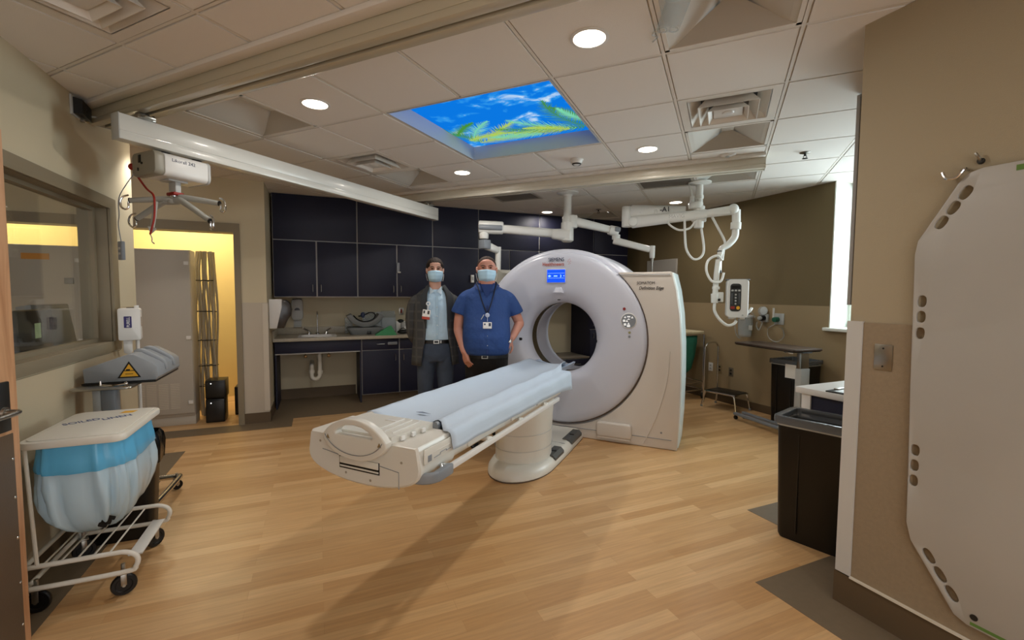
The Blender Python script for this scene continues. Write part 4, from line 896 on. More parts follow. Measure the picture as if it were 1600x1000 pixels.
# step stool with a hand rail
t = thing('step_stool', 'chrome step stool with a tall hand rail and a black tread by the far wall', 'step stool', (4.90, 4.27, 0), math.radians(-79))
k = B().box(-.20, .20, -.145, .145, .215, .228, .003); k.obj('tread', M_black, t)
k = B().tube([(-.205, -.15, .212), (.205, -.15, .212), (.205, .15, .212), (-.205, .15, .212)], .012, 8, closed=True); k.obj('tread_frame', M_chrome, t)
for x, y in ((-.2, -.15), (.2, -.15), (.2, .15), (-.2, .15)):
    sx = math.copysign(1, x); sy = math.copysign(1, y)
    l_ = B().tube([(x * .85, y, .212), (x, y, .19), (x + sx * .035, y + sy * .015, .02)], .0115, 8, smooth=4).obj('leg', M_chrome, t); B().cyl((x + sx * .036, y + sy * .015, .001), (x + sx * .036, y + sy * .015, .025), .016, .014, 12).obj('foot', M_rubber, l_)
B().tube([(-.215, -.155, .06), (-.215, -.155, .72), (-.215, -.14, .80), (-.215, -.08, .845), (-.215, .08, .845), (-.215, .14, .80), (-.215, .155, .72), (-.215, .155, .06)], .0115, 10, smooth=4).obj('hand_rail', M_chrome, t)
# green bagged hamper
t = thing('linen_cart', 'chrome linen cart with a green bag and cream lid, half behind the scanner', 'laundry cart', (4.80, 5.05, 0))
B().prism(rrect(-.26, .26, -.26, .26, .04, 5), .04, M=T(0, 0, .93), bev=.008).obj('lid', mat('lid_cream', '#d6caa9', .5), t)
rnd = random.Random(8); zs = [(.925, .225, .225, .01), (.80, .22, .22, .03), (.6, .2, .2, .035), (.42, .165, .165, .04), (.34, .10, .10, .04), (.33, .03, .03, 0)]
B().loft(bag_rings(zs, 1, 1, rnd, 60)).obj('bag', M_fabric_teal, t, angle=180)
k = B()
for x, y in ((-.25, -.25), (.25, -.25), (.25, .25), (-.25, .25)): k.tube([(x, y, .1), (x, y, .925)], .0115, 8)
for z in (.13, .24): k.tube([(-.25, -.25, z), (.25, -.25, z), (.25, .25, z), (-.25, .25, z)], .0095, 8, closed=True)
k.tube([(-.25, -.25, .92), (.25, -.25, .92), (.25, .25, .92), (-.25, .25, .92)], .0095, 8, closed=True); k.obj('frame', M_chrome, t)
for x, y in ((-.25, -.25), (.25, -.25), (.25, .25), (-.25, .25)): caster((x, y, .0005), .045, .4, t)
# on the olive wall
t = thing('wall_panel', 'plain pale gray panel on the olive wall above the scanner cover', 'panel', (5.149, 5.80, 1.90))
B().box(-.03, 0, -.34, .34, -.145, .145, .004).obj('panel', mat('panel_gray', '#b9b5ae', .5), t); B().box(-.032, -.03, -.335, .335, -.14, .14).obj('face', mat('panel_face', '#a5a19a', .5), t)
def outlet(y, z, m, label):
    t = thing('wall_outlet', label, 'power outlet', (5.1478, y, z), 0, 'power outlets on the far wall')
    B().box(-.006, 0, -.037, .037, -.06, .06, .002).obj('plate', m, t)
    for s in (-.022, .022):
        k = B().box(-.008, -.006, -.016, .016, s - .014, s + .014, .002); f = k.obj('socket', M_lgray if m is M_white else M_dark, t)
        B().box(-.0085, -.008, -.008, -.005, s - .004, s + .006).box(-.0085, -.008, .005, .008, s - .004, s + .006).obj('slots', M_black, f)
outlet(4.756, .46, M_white, 'white power outlet behind the step stool hand rail')
outlet(4.41, .44, mat('outlet_bronze', '#6d6353', .5), 'brown power outlet right of the step stool hand rail')
outlet(4.60, .46, mat('outlet_tan', '#8d7d5d', .5), 'tan power outlet between the white outlet and the brown outlet')
t = thing('suction_canister', 'clear suction canister with tubing on the wall above the overbed table', 'medical canister', (5.05, 4.14, .95))
B().lathe([(0, 0), (.07, 0), (.078, .02), (.085, .24), (.09, .25), (.082, .25), (.076, .03), (0, .012)], 28).obj('canister', M_clear, t)
B().lathe([(0, .25), (.092, .25), (.092, .272), (.06, .285), (0, .29)], 28).obj('lid', mat('lid_white', '#d6d8da', .35), t)
B().sph((.0, -.01, .31), (.055, .04, .035)).obj('blue_cap', mat('cap_blue', '#36468a', .4), t); B().box(.06, .096, -.04, .04, .14, .26, .004).obj('bracket', M_white, t)
B().box(-.03, .03, -.085, -.0775, .09, .15, .001).obj('label', M_paper, t)
k = B().tube([(-.03, -.02, .3), (-.07, -.06, .36), (-.05, -.12, .33), (.02, -.12, .26)], .009, 8, smooth=6); k.tube([(.02, .03, .3), (.0, .08, .36), (-.04, .12, .2), (-.03, .10, .02), (.0, .06, -.03)], .007, 8, smooth=6); k.obj('tubing', M_clear, t)
t = thing('vacuum_regulator', 'suction regulator with a round clear gauge and black knob on the far wall', 'medical regulator', (5.147, 3.93, 1.20))
k = B().box(-.03, 0, -.05, .05, -.05, .05, .006); k.obj('wall_plate', M_lgray, t); B().cyl((-.03, 0, 0), (-.09, 0, 0), .035, .035, 20, bev=.004).obj('body', M_black, t); B().cyl((-.09, 0, 0), (-.115, 0, 0), .027, .024, 20, bev=.003).obj('knob', M_lgray, t)
k = B().cyl((-.03, .0, .09), (-.07, .0, .09), .055, .055, 26, bev=.004); k.obj('gauge', M_clear, t); B().cyl((-.026, 0, .09), (-.034, 0, .09), .05, .05, 26).obj('dial', M_paper, t)
B().tube([(-.05, 0, -.03), (-.06, .01, -.10), (-.05, .05, -.15), (-.06, .075, -.10), (-.06, .06, -.05)], .008, 8, smooth=6).obj('hose', M_clear, t)
t = thing('oxygen_flowmeter', 'green oxygen outlet with a flowmeter and coiled clear tubing on the far wall', 'medical regulator', (5.147, 3.74, 1.19))
B().box(-.012, 0, -.06, .06, -.06, .075, .003).obj('wall_plate', M_lgray, t)
B().cyl((-.012, .02, 0), (-.075, .02, 0), .034, .03, 18, bev=.004).obj('valve', mat('oxygen_green', '#1d5a45', .4), t); B().cyl((-.05, .045, -.02), (-.05, .045, .14), .011, .011, 14).obj('flow_tube', M_white, t)
k = B().tube([(-.05, .02, -.03)] + [(-.05 + .01 * q, .03 + .10 * math.sin(q * 1.1) , -.16 + .10 * math.cos(q * 1.1) - .004 * q) for q in range(14)], .0055, 7, smooth=5); k.obj('tubing', M_clear, t)
# ------------------------------------------------------------------ CT gantry; local x = across, y = into the room along the couch, z = up
GZ = 1.025
t = thing('ct_gantry', 'large white ring-shaped CT scanner gantry standing at the head of the patient couch', 'CT scanner', G(-1.553, 4.45, 0), TH)
def ring(prof, seg=96, **k):   # profile of (radius, depth y) turned about the bore axis
    return B().lathe(prof, seg, M=T(0, 0, GZ) @ Matrix(((1, 0, 0, 0), (0, 0, 1, 0), (0, 1, 0, 0), (0, 0, 0, 1))), **k)
ring([(.372, .17), (.374, .13), (.385, .09), (.41, .055), (.45, .028), (.50, .012), (.56, .004), (.80, .0), (.85, .005), (.875, .014), (.889, .03), (.893, .06), (.893, .12), (.372, .17)]).obj('front_cover', M_gantry, t, angle=50)
ring([(.885, .052), (.905, .052), (.905, .075), (.885, .075), (.885, .052)], a0=math.radians(-125), a1=math.radians(42)).obj('seam_shade', M_bronze, t)  # shade in the open seam gap, painted as a dark arc
# shell of the gantry with the tunnel through it
sh = [(-.93, 0.001)] + [(-.965, .25), (-.975, .70)] + arc(0, .985, .975, PI, 0, 60) + [(.975, .70), (.965, .25), (.93, .001)]
k = B().prism(sh, .72, holes=[arc(0, GZ, .40, 0, 2 * PI * 47 / 48, 47)], M=T(0, .80, 0) @ U, bev=.05, seg=5); shell = k.obj('shell', M_gantry, t, angle=50)
ring([(.374, .165), (.372, .19), (.400, .19), (.400, .165), (.374, .165)]).obj('bore_lip', M_gantry, t)
ring([(.378, .19), (.378, .335), (.402, .335), (.402, .19), (.378, .19)]).obj('scan_window', mat('scan_window', '#4a4232', .25), t)
ring([(.372, .335), (.374, .55), (.40, .72), (.47, .835), (.52, .84), (.42, .70), (.402, .335), (.372, .335)]).obj('rear_bore', M_gantry, t, angle=50)
k = B().tube([(.9 * math.cos(a) * .42, .19, GZ + .9 * math.sin(a) * .42) for a in [math.radians(d) for d in range(0, 360, 8)]], .0025, 6, closed=True); k.obj('bore_trim', M_lgray, t)
# the side column with the type name
def R_(a, r=.906): return (r * math.cos(a), GZ - .01 + r * math.sin(a))
a_top = math.atan2(.68, .59); pts = [R_(a_top + (math.radians(-128) - a_top) * q / 50) for q in range(51)]
col = [(-.62, .001), (1.188, .001), (1.205, .30), (1.211, .65), (1.205, 1.0), (1.183, 1.30), (1.148, 1.53), (1.105, 1.69), (1.095, 1.702)] + [(.60, 1.702)] + pts[1:]
k = B().prism(col, .36, M=T(0, .385, 0) @ U, bev=.012, seg=3); k.obj('side_column', M_gwarm, t, angle=45)
col2 = [(x + .033, z) for x, z in [(1.150, .001), (1.167, .30), (1.173, .65), (1.167, 1.0), (1.145, 1.30), (1.110, 1.53), (1.068, 1.695), (1.03, 1.70), (1.07, 1.52), (1.10, 1.28), (1.12, .98), (1.125, .65), (1.12, .3), (1.105, .001)]]
k = B().prism(col2, .45, M=T(.012, .56, 0) @ U, bev=.02, seg=3); k.obj('side_cover', mat('side_white', '#d3dedd', .3), t)
k = B().tube([(.585, .018, 1.675), (.70, .018, 1.677), (1.09, .018, 1.675)], .0035, 6); k.obj('top_seam', M_gray, t)
k = B().tube([(-.6, .022, .098), (.35, .022, .098), (1.14, .022, .098)], .003, 6); k.obj('base_seam', M_gray, t)
k = B().tube([(.88, .022, .03), (.97, .022, .24), (1.04, .022, .46), (1.09, .022, .70), (1.105, .022, .95)], .0045, 8, smooth=5); k.obj('trim_line', M_gwarm, t)
k = B().prism(rrect(.42, .77, .055, .205, .03, 5), .05, M=T(0, .032, 0) @ U, bev=.018, seg=4); k.box(.43, .76, -.012, .03, .035, .058, .004); k.obj('grip_cover', M_gwarm, t)
k = B().cyl((1.045, .026, .16), (1.045, .018, .16), .009, .009, 12); k.obj('screw', M_gray, t)
# lettering, display, controls
k = B().text('SIEMENS', .054, T(.055, -.004, 1.825) @ FRONT, align='RIGHT', bold=0.0, sx=.86, ext=.001); k.obj('maker_lettering', M_blueink, t)
k = B().text('Healthineers', .054, T(.055, -.004, 1.778) @ FRONT, align='RIGHT', bold=.0003, sx=.86); k.obj('maker_lettering', M_orange, t)
k = B()
for (x, z) in ((.035, 1.835), (.045, 1.815), (.055, 1.80), (.04, 1.795), (.06, 1.823), (.05, 1.843), (.03, 1.818)): k.sph((x + .065, -.002, z), (.0035, .002, .0035), u=8, v=6)
k.obj('dot_mark', M_orange, t)
k = B().text('SOMATOM', .042, T(.785, .022, 1.583) @ FRONT, bold=0.0, sx=.82, ext=.0008); k.text('Definition Edge', .046, T(.805, .022, 1.533) @ FRONT, bold=.0003, sx=.80, shear=.25, ext=.0008); k.obj('model_lettering', M_ink, t)
k = B().box(-.165, .045, -.006, .004, 1.60, 1.745, .004); d = k.obj('display_frame', mat('display_rim', '#b9c6e0', .3), t); d.location.x = .03
M_scr = mat('screen_blue', '#0b48e8', .2, emit='#0a4cf5', es=1.1); M_scr2 = mat('screen_marks', '#8fc4ff', .2, emit='#8fc4ff', es=1.6)
k = B().box(-.158, .038, -.0075, -.006, 1.607, 1.738); k.obj('screen', M_scr, d)
k = B()
for z in (1.65, 1.70): k.box(-.15, .03, -.0082, -.0075, z, z + .002)
k.prism([(-.02, 0), (0, .014), (0, .005), (.014, .005), (.014, -.005), (0, -.005), (0, -.014)], .0008, M=T(-.13, -.0075, 1.672) @ FRONT); k.box(-.085, -.045, -.0083, -.0075, 1.667, 1.677); k.prism(arc(0, 0, .016, -1.2, 1.2, 8) + arc(0, 0, .009, 1.2, -1.2, 8), .0008, M=T(-.018, -.0075, 1.672) @ FRONT); k.prism([(-.006, .006), (.006, .006), (0, -.006)], .0008, M=T(.025, -.0075, 1.672) @ FRONT)
k.obj('screen_marks', M_scr2, d)
k = B().loft([[(-.10 + dx, y, z) for dx in (0,)] + [(.02, y, z)] + [(.02 - .03, y + .0, z + .05 * s)] + [(-.07, y, z + .05 * s)] for y, z, s in ((-.018, 1.50, .2), (.012, 1.50, 1.2))]); k.obj('camera_hood', M_gantry, t).location.x = .03
k = B().prism(rrect(-.017, .017, -.010, .010, .008, 4), .004, M=T(-.02, .066, GZ + .405) @ RX(-.6) @ FRONT); k.obj('laser_window', M_black, t)
k = B().prism(rrect(-.026, .026, -.014, .014, .008, 4), .014, M=T(-.445, .034, GZ - .03) @ RZ(-.42) @ FRONT); k.obj('laser_window', M_black, t)
k = B().prism(rrect(-.012, .012, -.014, .014, .008, 4), .006, M=T(.39, .086, GZ - .02) @ RZ(.9) @ FRONT); k.obj('laser_window', M_black, t)
k = B().cyl((-.36, .03, GZ + .33), (-.36, .022, GZ + .33), .007, .007, 10); k.obj('microphone', M_gray, t)
k = B().cyl((.655, .004, 1.345), (.655, -.003, 1.345), .015, .014, 18); k.obj('stop_light', mat('stop_red', '#8a2a2a', .4), t).location.x = .02
k = B().cyl((.69, .004, 1.23), (.69, -.004, 1.23), .078, .076, 36, bev=.002); k.obj('bezel', M_white, t).location.x = .03
c = B().cyl((.69, -.002, 1.23), (.69, -.006, 1.23), .069, .069, 36).obj('control_panel', M_gray, t); c.location.x = .03
M_key = mat('key_white', '#f2f4f5', .4, emit='#ffffff', es=.5)
for q, (dx, dz) in enumerate(((-.034, .036), (0, .040), (.034, .036), (-.043, .0), (-.016, .0), (-.034, -.036), (0, -.026), (0, -.05), (0, .018))):
    w = .011 if q not in (1, 7, 8) else .015; h = .010 if q not in (1, 8) else .006
    B().prism([(-w, -h), (w, -h), (0, h)] if q % 2 == 0 else rrect(-w, w, -h, h, .003, 3), .002, M=T(.69 + dx, -.006, 1.23 + dz) @ FRONT).obj('key', M_key, c)
for dx, z, mm in ((.70, 1.115, mat('olive_key', '#8d8a62', .4)), (.70, 1.075, M_gray)): B().cyl((dx, .004, z), (dx, -.004, z), .013, .012, 16).obj('round_key', mm, t).location.x = .03
# ------------------------------------------------------------------ the patient couch
t = thing('patient_couch', 'long white CT patient couch on a round pedestal leading into the scanner ring', 'CT couch', G(-1.515, 1.57, 0), TH)
def cs(y, w, top, side, bot, n=22):
    """couch cross-section: flat top, short straight sides, arched belly"""
    r = [(w - .006, y, top), (w, y, top - .008), (w + .014, y, side)]
    for q in range(1, n): a = PI * q / n; r.append(((w + .014) * math.cos(a), y, side - (side - bot) * math.sin(a) ** .8))
    r += [(-w - .014, y, side), (-w, y, top - .008), (-w + .006, y, top)]
    return r
k = B().loft([cs(.0, .318, .806, .712, .600), cs(.012, .325, .812, .712, .588), cs(.28, .325, .812, .712, .588)]); k.obj('end_housing', M_table, t, angle=30)
k = B().loft([cs(.282, .318, .768, .722, .612), cs(.9, .318, .768, .722, .605), cs(1.55, .315, .768, .71, .585), cs(1.95, .31, .768, .70, .60), cs(2.15, .27, .768, .715, .66)]); k.obj('couch_body', M_table, t, angle=30)
k = B()
for s in (-1, 1): k.box(s * .29 - .034, s * .29 + .034, .283, 2.12, .765, .806, .008)
k.obj('side_rim', M_table, t)
# end details: shadow slot, seams, screws
k = B().box(-.13, .115, -.0015, .03, .655, .712); k.obj('end_slot', M_black, t)
k = B().box(-.125, .11, -.006, .0, .680, .712, .002); k.box(-.125, .11, -.004, .0, .662, .670, .001); k.obj('slot_cover', M_table, t)
k = B().tube([(-.24, -.0005, .728), (-.135, -.0005, .715)], .002, 6); k.tube([(.115, -.0005, .700), (.225, -.0005, .688), (.225, -.0005, .612)], .002, 6); k.obj('panel_seam', M_gray, t)
k = B()
for x, z in ((-.255, .765), (.24, .735), (-.09, .635), (.06, .622), (.09, .69), (-.04, .70)): k.cyl((x, .002, z), (x, -.0015, z), .006, .006, 10)
k.obj('screw', mat('screw_dull', '#9a9284', .5), t)
# handle plate
up = arc(0, .70, .235, math.radians(36), math.radians(144), 24, ry=.212); lo = arc(0, .845, .20, math.radians(198), math.radians(342), 24, ry=.125)
hole = [(x, z) for x, z in arc(0, .802, .125, math.radians(12), math.radians(168), 16, ry=.078)]; hole = [(max(-.112, min(.112, x)), max(.828, z)) for x, z in hole]
hl = [(-.105, .832), (.105, .832), (.112, .842), (.09, .862), (.05, .878), (0, .884), (-.05, .878), (-.09, .862), (-.112, .842)]
k = B().prism(up + lo, .045, holes=[hl[::-1]], M=T(0, .0, 0) @ U, bev=.008, seg=3); hp = k.obj('handle_plate', M_table, t)
k = B().tube([(x * .99, -.0475, z + .02) for x, z in arc(0, .845, .185, math.radians(200), math.radians(340), 20, ry=.118)], .0018, 6); k.obj('handle_seam', M_gray, hp)
k = B()
for x in (-.155, .155): k.prism([(-.011, -.01), (.011, -.01), (0, .011)], .001, M=T(x, -.0455, .815) @ FRONT)
k.obj('warning_label', mat('label_dull', '#8a7450', .5), hp)
k = B().loft([[(-.185, .0, .812), (.185, .0, .812), (.185, .0, .842), (-.185, .0, .842)], [(-.21, .27, .805), (.21, .27, .805), (.21, .27, .842), (-.21, .27, .842)], [(-.21, .30, .805), (.21, .30, .805), (.205, .30, .836), (-.205, .30, .836)]]); k.obj('foot_block', M_table, t)
k = B()
for x in (.05, .10, .15): k.box(x - .003, x + .003, .05, .26, .842, .847, .001)
for y in (.06, .13, .20): k.box(.19 + y * .09 - .001, .20 + y * .09, y - .012, y + .012, .815, .835, .001)
k.box(-.03, .05, .205, .225, .842, .845, .001); k.obj('ribs', M_white, t)
# cradle with its tray-like edges under the sheet
def dish(y, w, z, lip):
    z -= .012
    return [(-w, y, z + lip), (-w + .02, y, z + lip + .004), (-w * .75, y, z + .006), (-w * .4, y, z - .012), (0, y, z - .018), (w * .4, y, z - .012), (w * .75, y, z + .006), (w - .02, y, z + lip + .004), (w, y, z + lip), (w * .9, y, z - .025), (w * .4, y, z - .045), (0, y, z - .05), (-w * .4, y, z - .045), (-w * .9, y, z - .025)]
k = B().loft([dish(.29, .225, .815, .012), dish(1.6, .225, .815, .014), dish(2.45, .215, .812, .02), dish(2.72, .20, .808, .02)]); k.obj('cradle', M_pad, t, angle=50)
k = B().cyl((.222, .306, .828), (.222, .285, .828), .016, .016, 14); k.box(.205, .238, .283, .308, .806, .826, .004); k.obj('cradle_end', M_gray, t)
# controls on the side
k = B().box(.338, .343, .03, .26, .728, .798, .002); k.box(.335, .3445, .055, .085, .735, .765, .002, mi=1); k.box(.34, .345, .10, .25, .766, .769, .001); k.obj('side_panel', [M_table, M_gray], t)
k = B().tube([(.345, .1, .742), (.345, .15, .744), (.345, .15, .752), (.345, .2, .754), (.345, .2, .746), (.345, .24, .748)], .0015, 6); k.obj('side_marks', M_gray, t)
# accessory rail with gray bumper
k = B().box(.352, .374, .10, 1.75, .652, .682, .004); k.obj('accessory_rail', M_white, t)
k = B().prism(arc(.30, .10, .088, -PI * .62, 0.15, 14) + arc(.30, .10, .062, .15, -PI * .62, 14), .05, M=T(0, 0, .642), bev=.010, seg=3); k.box(.355, .388, .08, .20, .642, .692, .008); k.obj('rail_bumper', M_gray, t)
for y in (.17, .62, 1.05, 1.5):
    k = B().box(.31, .362, y - .02, y + .02, .668, .69, .004); k.cyl((.345, y - .01, .69), (.362, y - .035, .67), .009, .009, 10); k.obj('rail_bracket', M_chrome if y < .3 else M_table, t)
k = B()
for y0, y1 in ((.42, .85), (.95, 1.3), (1.38, 1.70)): k.box(.328, .336, y0, y1, .692, .728, .003)
k.obj('rail_cover', M_table, t)
# pedestal
ped = [(.0, 0.06)]
k = B().lathe([(.235, .09), (.232, .20), (.234, .205), (.236, .33), (.238, .335), (.243, .47), (.245, .475), (.25, .60), (.25, .70), (0, .70), (0, .09), (.235, .09)], 48, M=T(-.03, 1.98, 0) @ Matrix.Diagonal((1, 1.25, 1, 1))); k.obj('pedestal', M_table, t, angle=25)
k = B()
for z in (.202, .333, .472): k.tube([(-.03 + .2395 * math.cos(a), 1.98 + .2395 * 1.25 * math.sin(a), z) for a in [2 * PI * q / 48 for q in range(48)]], .0022, 5, closed=True)
k.obj('pedestal_ring', M_lgray, t)
bp_ = arc(-.02, 1.96, .275, PI, 2 * PI, 22, ry=.42); bp_ = bp_ + [(.255, 2.4), (.245, 2.86), (-.31, 2.86), (-.295, 2.4)]
def off(pts, d):
    cx, cy = -.02, 2.3; out_ = []
    for x, y in pts: out_.append((x - math.copysign(min(abs(d), abs(x - cx)), x - cx), y - (d if y < 2.2 else 0) * (1 if y < cy else -1) * 0 + (d if y < 1.97 else 0) * max(0, (1.97 - y) / .45)))
    return out_
k = B().loft([[(x, y, z) for x, y in off(bp_, d)] for z, d in ((.001, 0.008), (.014, 0.0), (.05, .004), (.085, .026), (.10, .055), (.105, .09))]); k.obj('base', M_table, t, angle=40)
k = B().loft([[(x, y, z) for x, y in off(bp_, d)] for z, d in ((.0005, -.004), (.01, -.004))]); k.obj('base_gasket', M_bronze, t)
for y0, y1 in ((2.00, 2.24), (2.46, 2.80)):
    pd = B().loft([[(.16, y0, .098), (.16, y1, .098), (.16, y1, .112), (.16, y0, .112)], [(.225, y0 + .01, .085), (.225, y1, .085), (.225, y1, .112), (.225, y0 + .01, .108)], [(.252, y0 + .02, .06), (.252, y1, .06), (.252, y1, .085), (.252, y0 + .02, .08)]]).obj('foot_pedal', mat('pedal_gray', '#4c4d4b', .5), t)
    B().box(.18, .225, (y0 + y1) / 2 - .012, (y0 + y1) / 2 + .012, .108, .1165, .002).obj('pedal_grip', M_dark, pd)
k = B().tube([(-.25, 2.36, .104), (.22, 2.36, .104)], .0025, 6); k.obj('base_seam', M_gray, t)
# the disposable sheet
t = thing('couch_sheet', 'pale blue disposable sheet spread over the CT couch and hanging over its near side', 'sheet', G(-1.515, 1.57, 0), TH)
rows = []; rnd = random.Random(12); NY = 46
sec = [(-.255, .822), (-.24, .832), (-.222, .836), (-.205, .832), (-.18, .820), (-.13, .803), (-.07, .796), (0, .793), (.07, .796), (.13, .805), (.18, .822), (.205, .836), (.222, .842), (.238, .836), (.262, .824), (.30, .820), (.325, .819), (.340, .812), (.348, .79), (.351, .76), (.354, .725), (.358, .688)]
for q in range(NY + 1):
    u = q / NY; r = []
    for m_, (x, z) in enumerate(sec):
        y0 = .315 if x < .24 else .315 + min(1, (x - .24) / .06) * -.075; y1 = 2.62 if x < .15 else 2.62 - min(1, (x - .15) / .1) * .50
        if x < -.1: y1 = 2.62 - (-.1 - x) * .5
        y = y0 + (y1 - y0) * u
        zz = z + .0022 * math.sin(u * 23 + x * 14) * (.4 + abs(x)) + .0012 * math.sin(u * 51 + x * 40)
        if x < .24: zz += .01 * max(0, (u - .8) / .2) * 0
        if m_ == len(sec) - 1: zz += .016 + .03 * (1 - u) - .04 * max(0, (u - .80) / .20)
        if m_ == len(sec) - 2: zz += .008 + .015 * (1 - u) - .02 * max(0, (u - .80) / .20)
        if .17 < x < .24: zz += .02 * max(0, (u - .86) / .14) + .006 * math.sin(u * 11) ** 2
        if x > .34: x2 = x + .003 * math.sin(u * 19) + .002 * math.sin(u * 37)
        else: x2 = x
        r.append((x2, y, zz + .004))
    rows.append(r)
k = B().loft(rows, closed=False, cap=False); so = k.obj('sheet', M_sheet, t, angle=180)
md = so.modifiers.new('thick', 'SOLIDIFY'); md.thickness = .002; md.offset = 1
k = B().prism([(-.03, -.01), (.0, .012), (.02, .006), (.07, -.008), (.02, -.012)], .0006, M=T(-.02, .50, .8135)); k.obj('printed_mark', mat('mark_gray', '#5d6b80', .6), t)
# ------------------------------------------------------------------ ceiling booms
M_boom = mat('boom_white', '#dfe0dc', .3); M_bgray = mat('boom_gray', '#858b92', .4)
bx, by = 2.81, 4.84
t = thing('monitor_boom', 'white two-armed ceiling boom above the scanner ring', 'ceiling boom', (bx, by, CEIL))
def W1(x, y, z): return Vector((x - bx, y - by, z - CEIL))
B().lathe([(0, -.001), (.13, -.001), (.13, -.012), (.06, -.03), (.05, -.05), (0, -.05)], 28).obj('ceiling_cover', M_boom, t)
B().lathe([(.045, -.04), (.047, -.28), (.062, -.30), (.062, -.36), (.075, -.365), (.078, -.58), (.05, -.60), (0, -.60), (0, -.04), (.045, -.04)], 28).obj('column', M_boom, t)
def beam(p, q, w0, h0, w1, h1, name, m, par, rnd_=.35, up=True):
    """tapered rounded arm between two points"""
    p = Vector(p); q = Vector(q); d = (q - p).normalized(); s = d.cross(Vector((0, 0, 1))).normalized(); u = s.cross(d)
    def rg(c, w, h): return [c + s * a + u * b for a, b in rrect(-w / 2, w / 2, -h / 2, h / 2, min(w, h) * rnd_, 4)]
    return B().loft([rg(p, w0 * .9, h0 * .85), rg(p + d * .012, w0, h0), rg(q - d * .012, w1, h1), rg(q, w1 * .9, h1 * .85)]).obj(name, m, par)
e1 = W1(1.83, 5.205, 2.285)
beam(W1(2.70, 4.90, 2.222), W1(2.02, 5.13, 2.27), .10, .105, .095, .10, 'arm', M_boom, t)
beam(W1(2.84, 4.82, 2.20), W1(2.64, 4.915, 2.215), .16, .16, .12, .12, 'arm_shoulder', M_boom, t)
a = beam(W1(2.08, 5.115, 2.278), e1 + Vector((-.03, .012, 0)), .13, .15, .14, .155, 'elbow_cap', M_boom, t)
k = beam(W1(2.06, 5.105, 2.272), e1 + Vector((-.034, -.004, -.006)), .148, .065, .158, .065, 'elbow_band', M_bgray, t, .45)
B().cyl(e1 + Vector((.03, -.01, -.06)), e1 + Vector((.03, -.01, -.14)), .06, .055, 24, bev=.006).obj('joint', M_boom, t)
e2 = e1 + Vector((.04, -.01, -.15))
k = B().box(-.055, .055, -.055, .055, -.11, .0, .012, M=T(*e2) @ RZ(.4)); k.obj('joint_block', M_bgray, t)
beam(e2 + Vector((.02, .01, -.065)), e2 + Vector((.20, .07, -.115)), .09, .10, .07, .08, 'short_arm', M_boom, t)
pe = e2 + Vector((.205, .075, -.1))
B().tube([pe + Vector((0, 0, .03)), pe + Vector((0, 0, -.2)), pe + Vector((0, 0, -.3))], [.038, .036, .036], 14).obj('drop_post', M_boom, t)
mo = pe + Vector((.10, .05, -.42)); ma = math.radians(25) + PI
k = B().loft([[T(*mo) @ RZ(ma) @ Vector((x, y, z)) for x, z in rrect(-.19 * s, .19 * s, -.17 * s, .17 * s, .05, 5)] for y, s in ((-.01, 1.0), (.03, 1.0), (.075, .75))]); md_ = k.obj('monitor_back', mat('monitor_putty', '#9a978a', .5), t)
k = B().box(-.17, .17, -.014, -.0095, -.15, .15, M=T(*mo) @ RZ(ma)); k.obj('screen', M_black, md_)
# right arm
j = W1(2.86, 4.825, 2.37)
B().cyl(j + Vector((0, 0, -.08)), j + Vector((0, 0, .07)), .072, .072, 24, bev=.01).obj('arm_shoulder', M_boom, t)
beam(j + Vector((.03, -.01, .0)), W1(3.36, 4.715, 2.282), .10, .11, .085, .085, 'arm', M_boom, t)
el = W1(3.42, 4.69, 2.265)
k = beam(W1(3.33, 4.715, 2.282), el + Vector((.02, -.005, -.005)), .11, .115, .11, .12, 'elbow_cap', M_boom, t); k = beam(W1(3.385, 4.69, 2.288), el + Vector((.03, -.02, .015)), .118, .06, .118, .06, 'elbow_band', M_bgray, t)
B().cyl(el + Vector((0, 0, -.04)), el + Vector((0, 0, -.1)), .05, .05, 20, bev=.006).obj('joint', M_boom, t)
beam(el + Vector((-.03, .01, -.11)), W1(3.74, 4.44, 2.035), .085, .09, .06, .075, 'spring_arm', M_boom, t)
tip = W1(3.765, 4.425, 2.03)
k = B().cyl(tip + Vector((0, 0, .05)), tip + Vector((0, 0, -.1)), .036, .03, 18, bev=.005); k.obj('tip_joint', M_boom, t)
B().tube([tip + Vector((0, 0, -.09)), tip + Vector((0, 0, -.16)), tip + Vector((.005, 0, -.3))], [.024, .01, .007], 12).obj('tip_rod', M_steel, t)
k = B()
for s in (-1, 1): k.tube([tip + Vector((.045 * s, 0, -.30)), tip + Vector((.045 * s, 0, -.34))], .01, 8)
k.tube([tip + Vector((-.05, 0, -.30)), tip + Vector((.055, 0, -.30))], .012, 8); k.obj('tip_bar', M_steel, t)
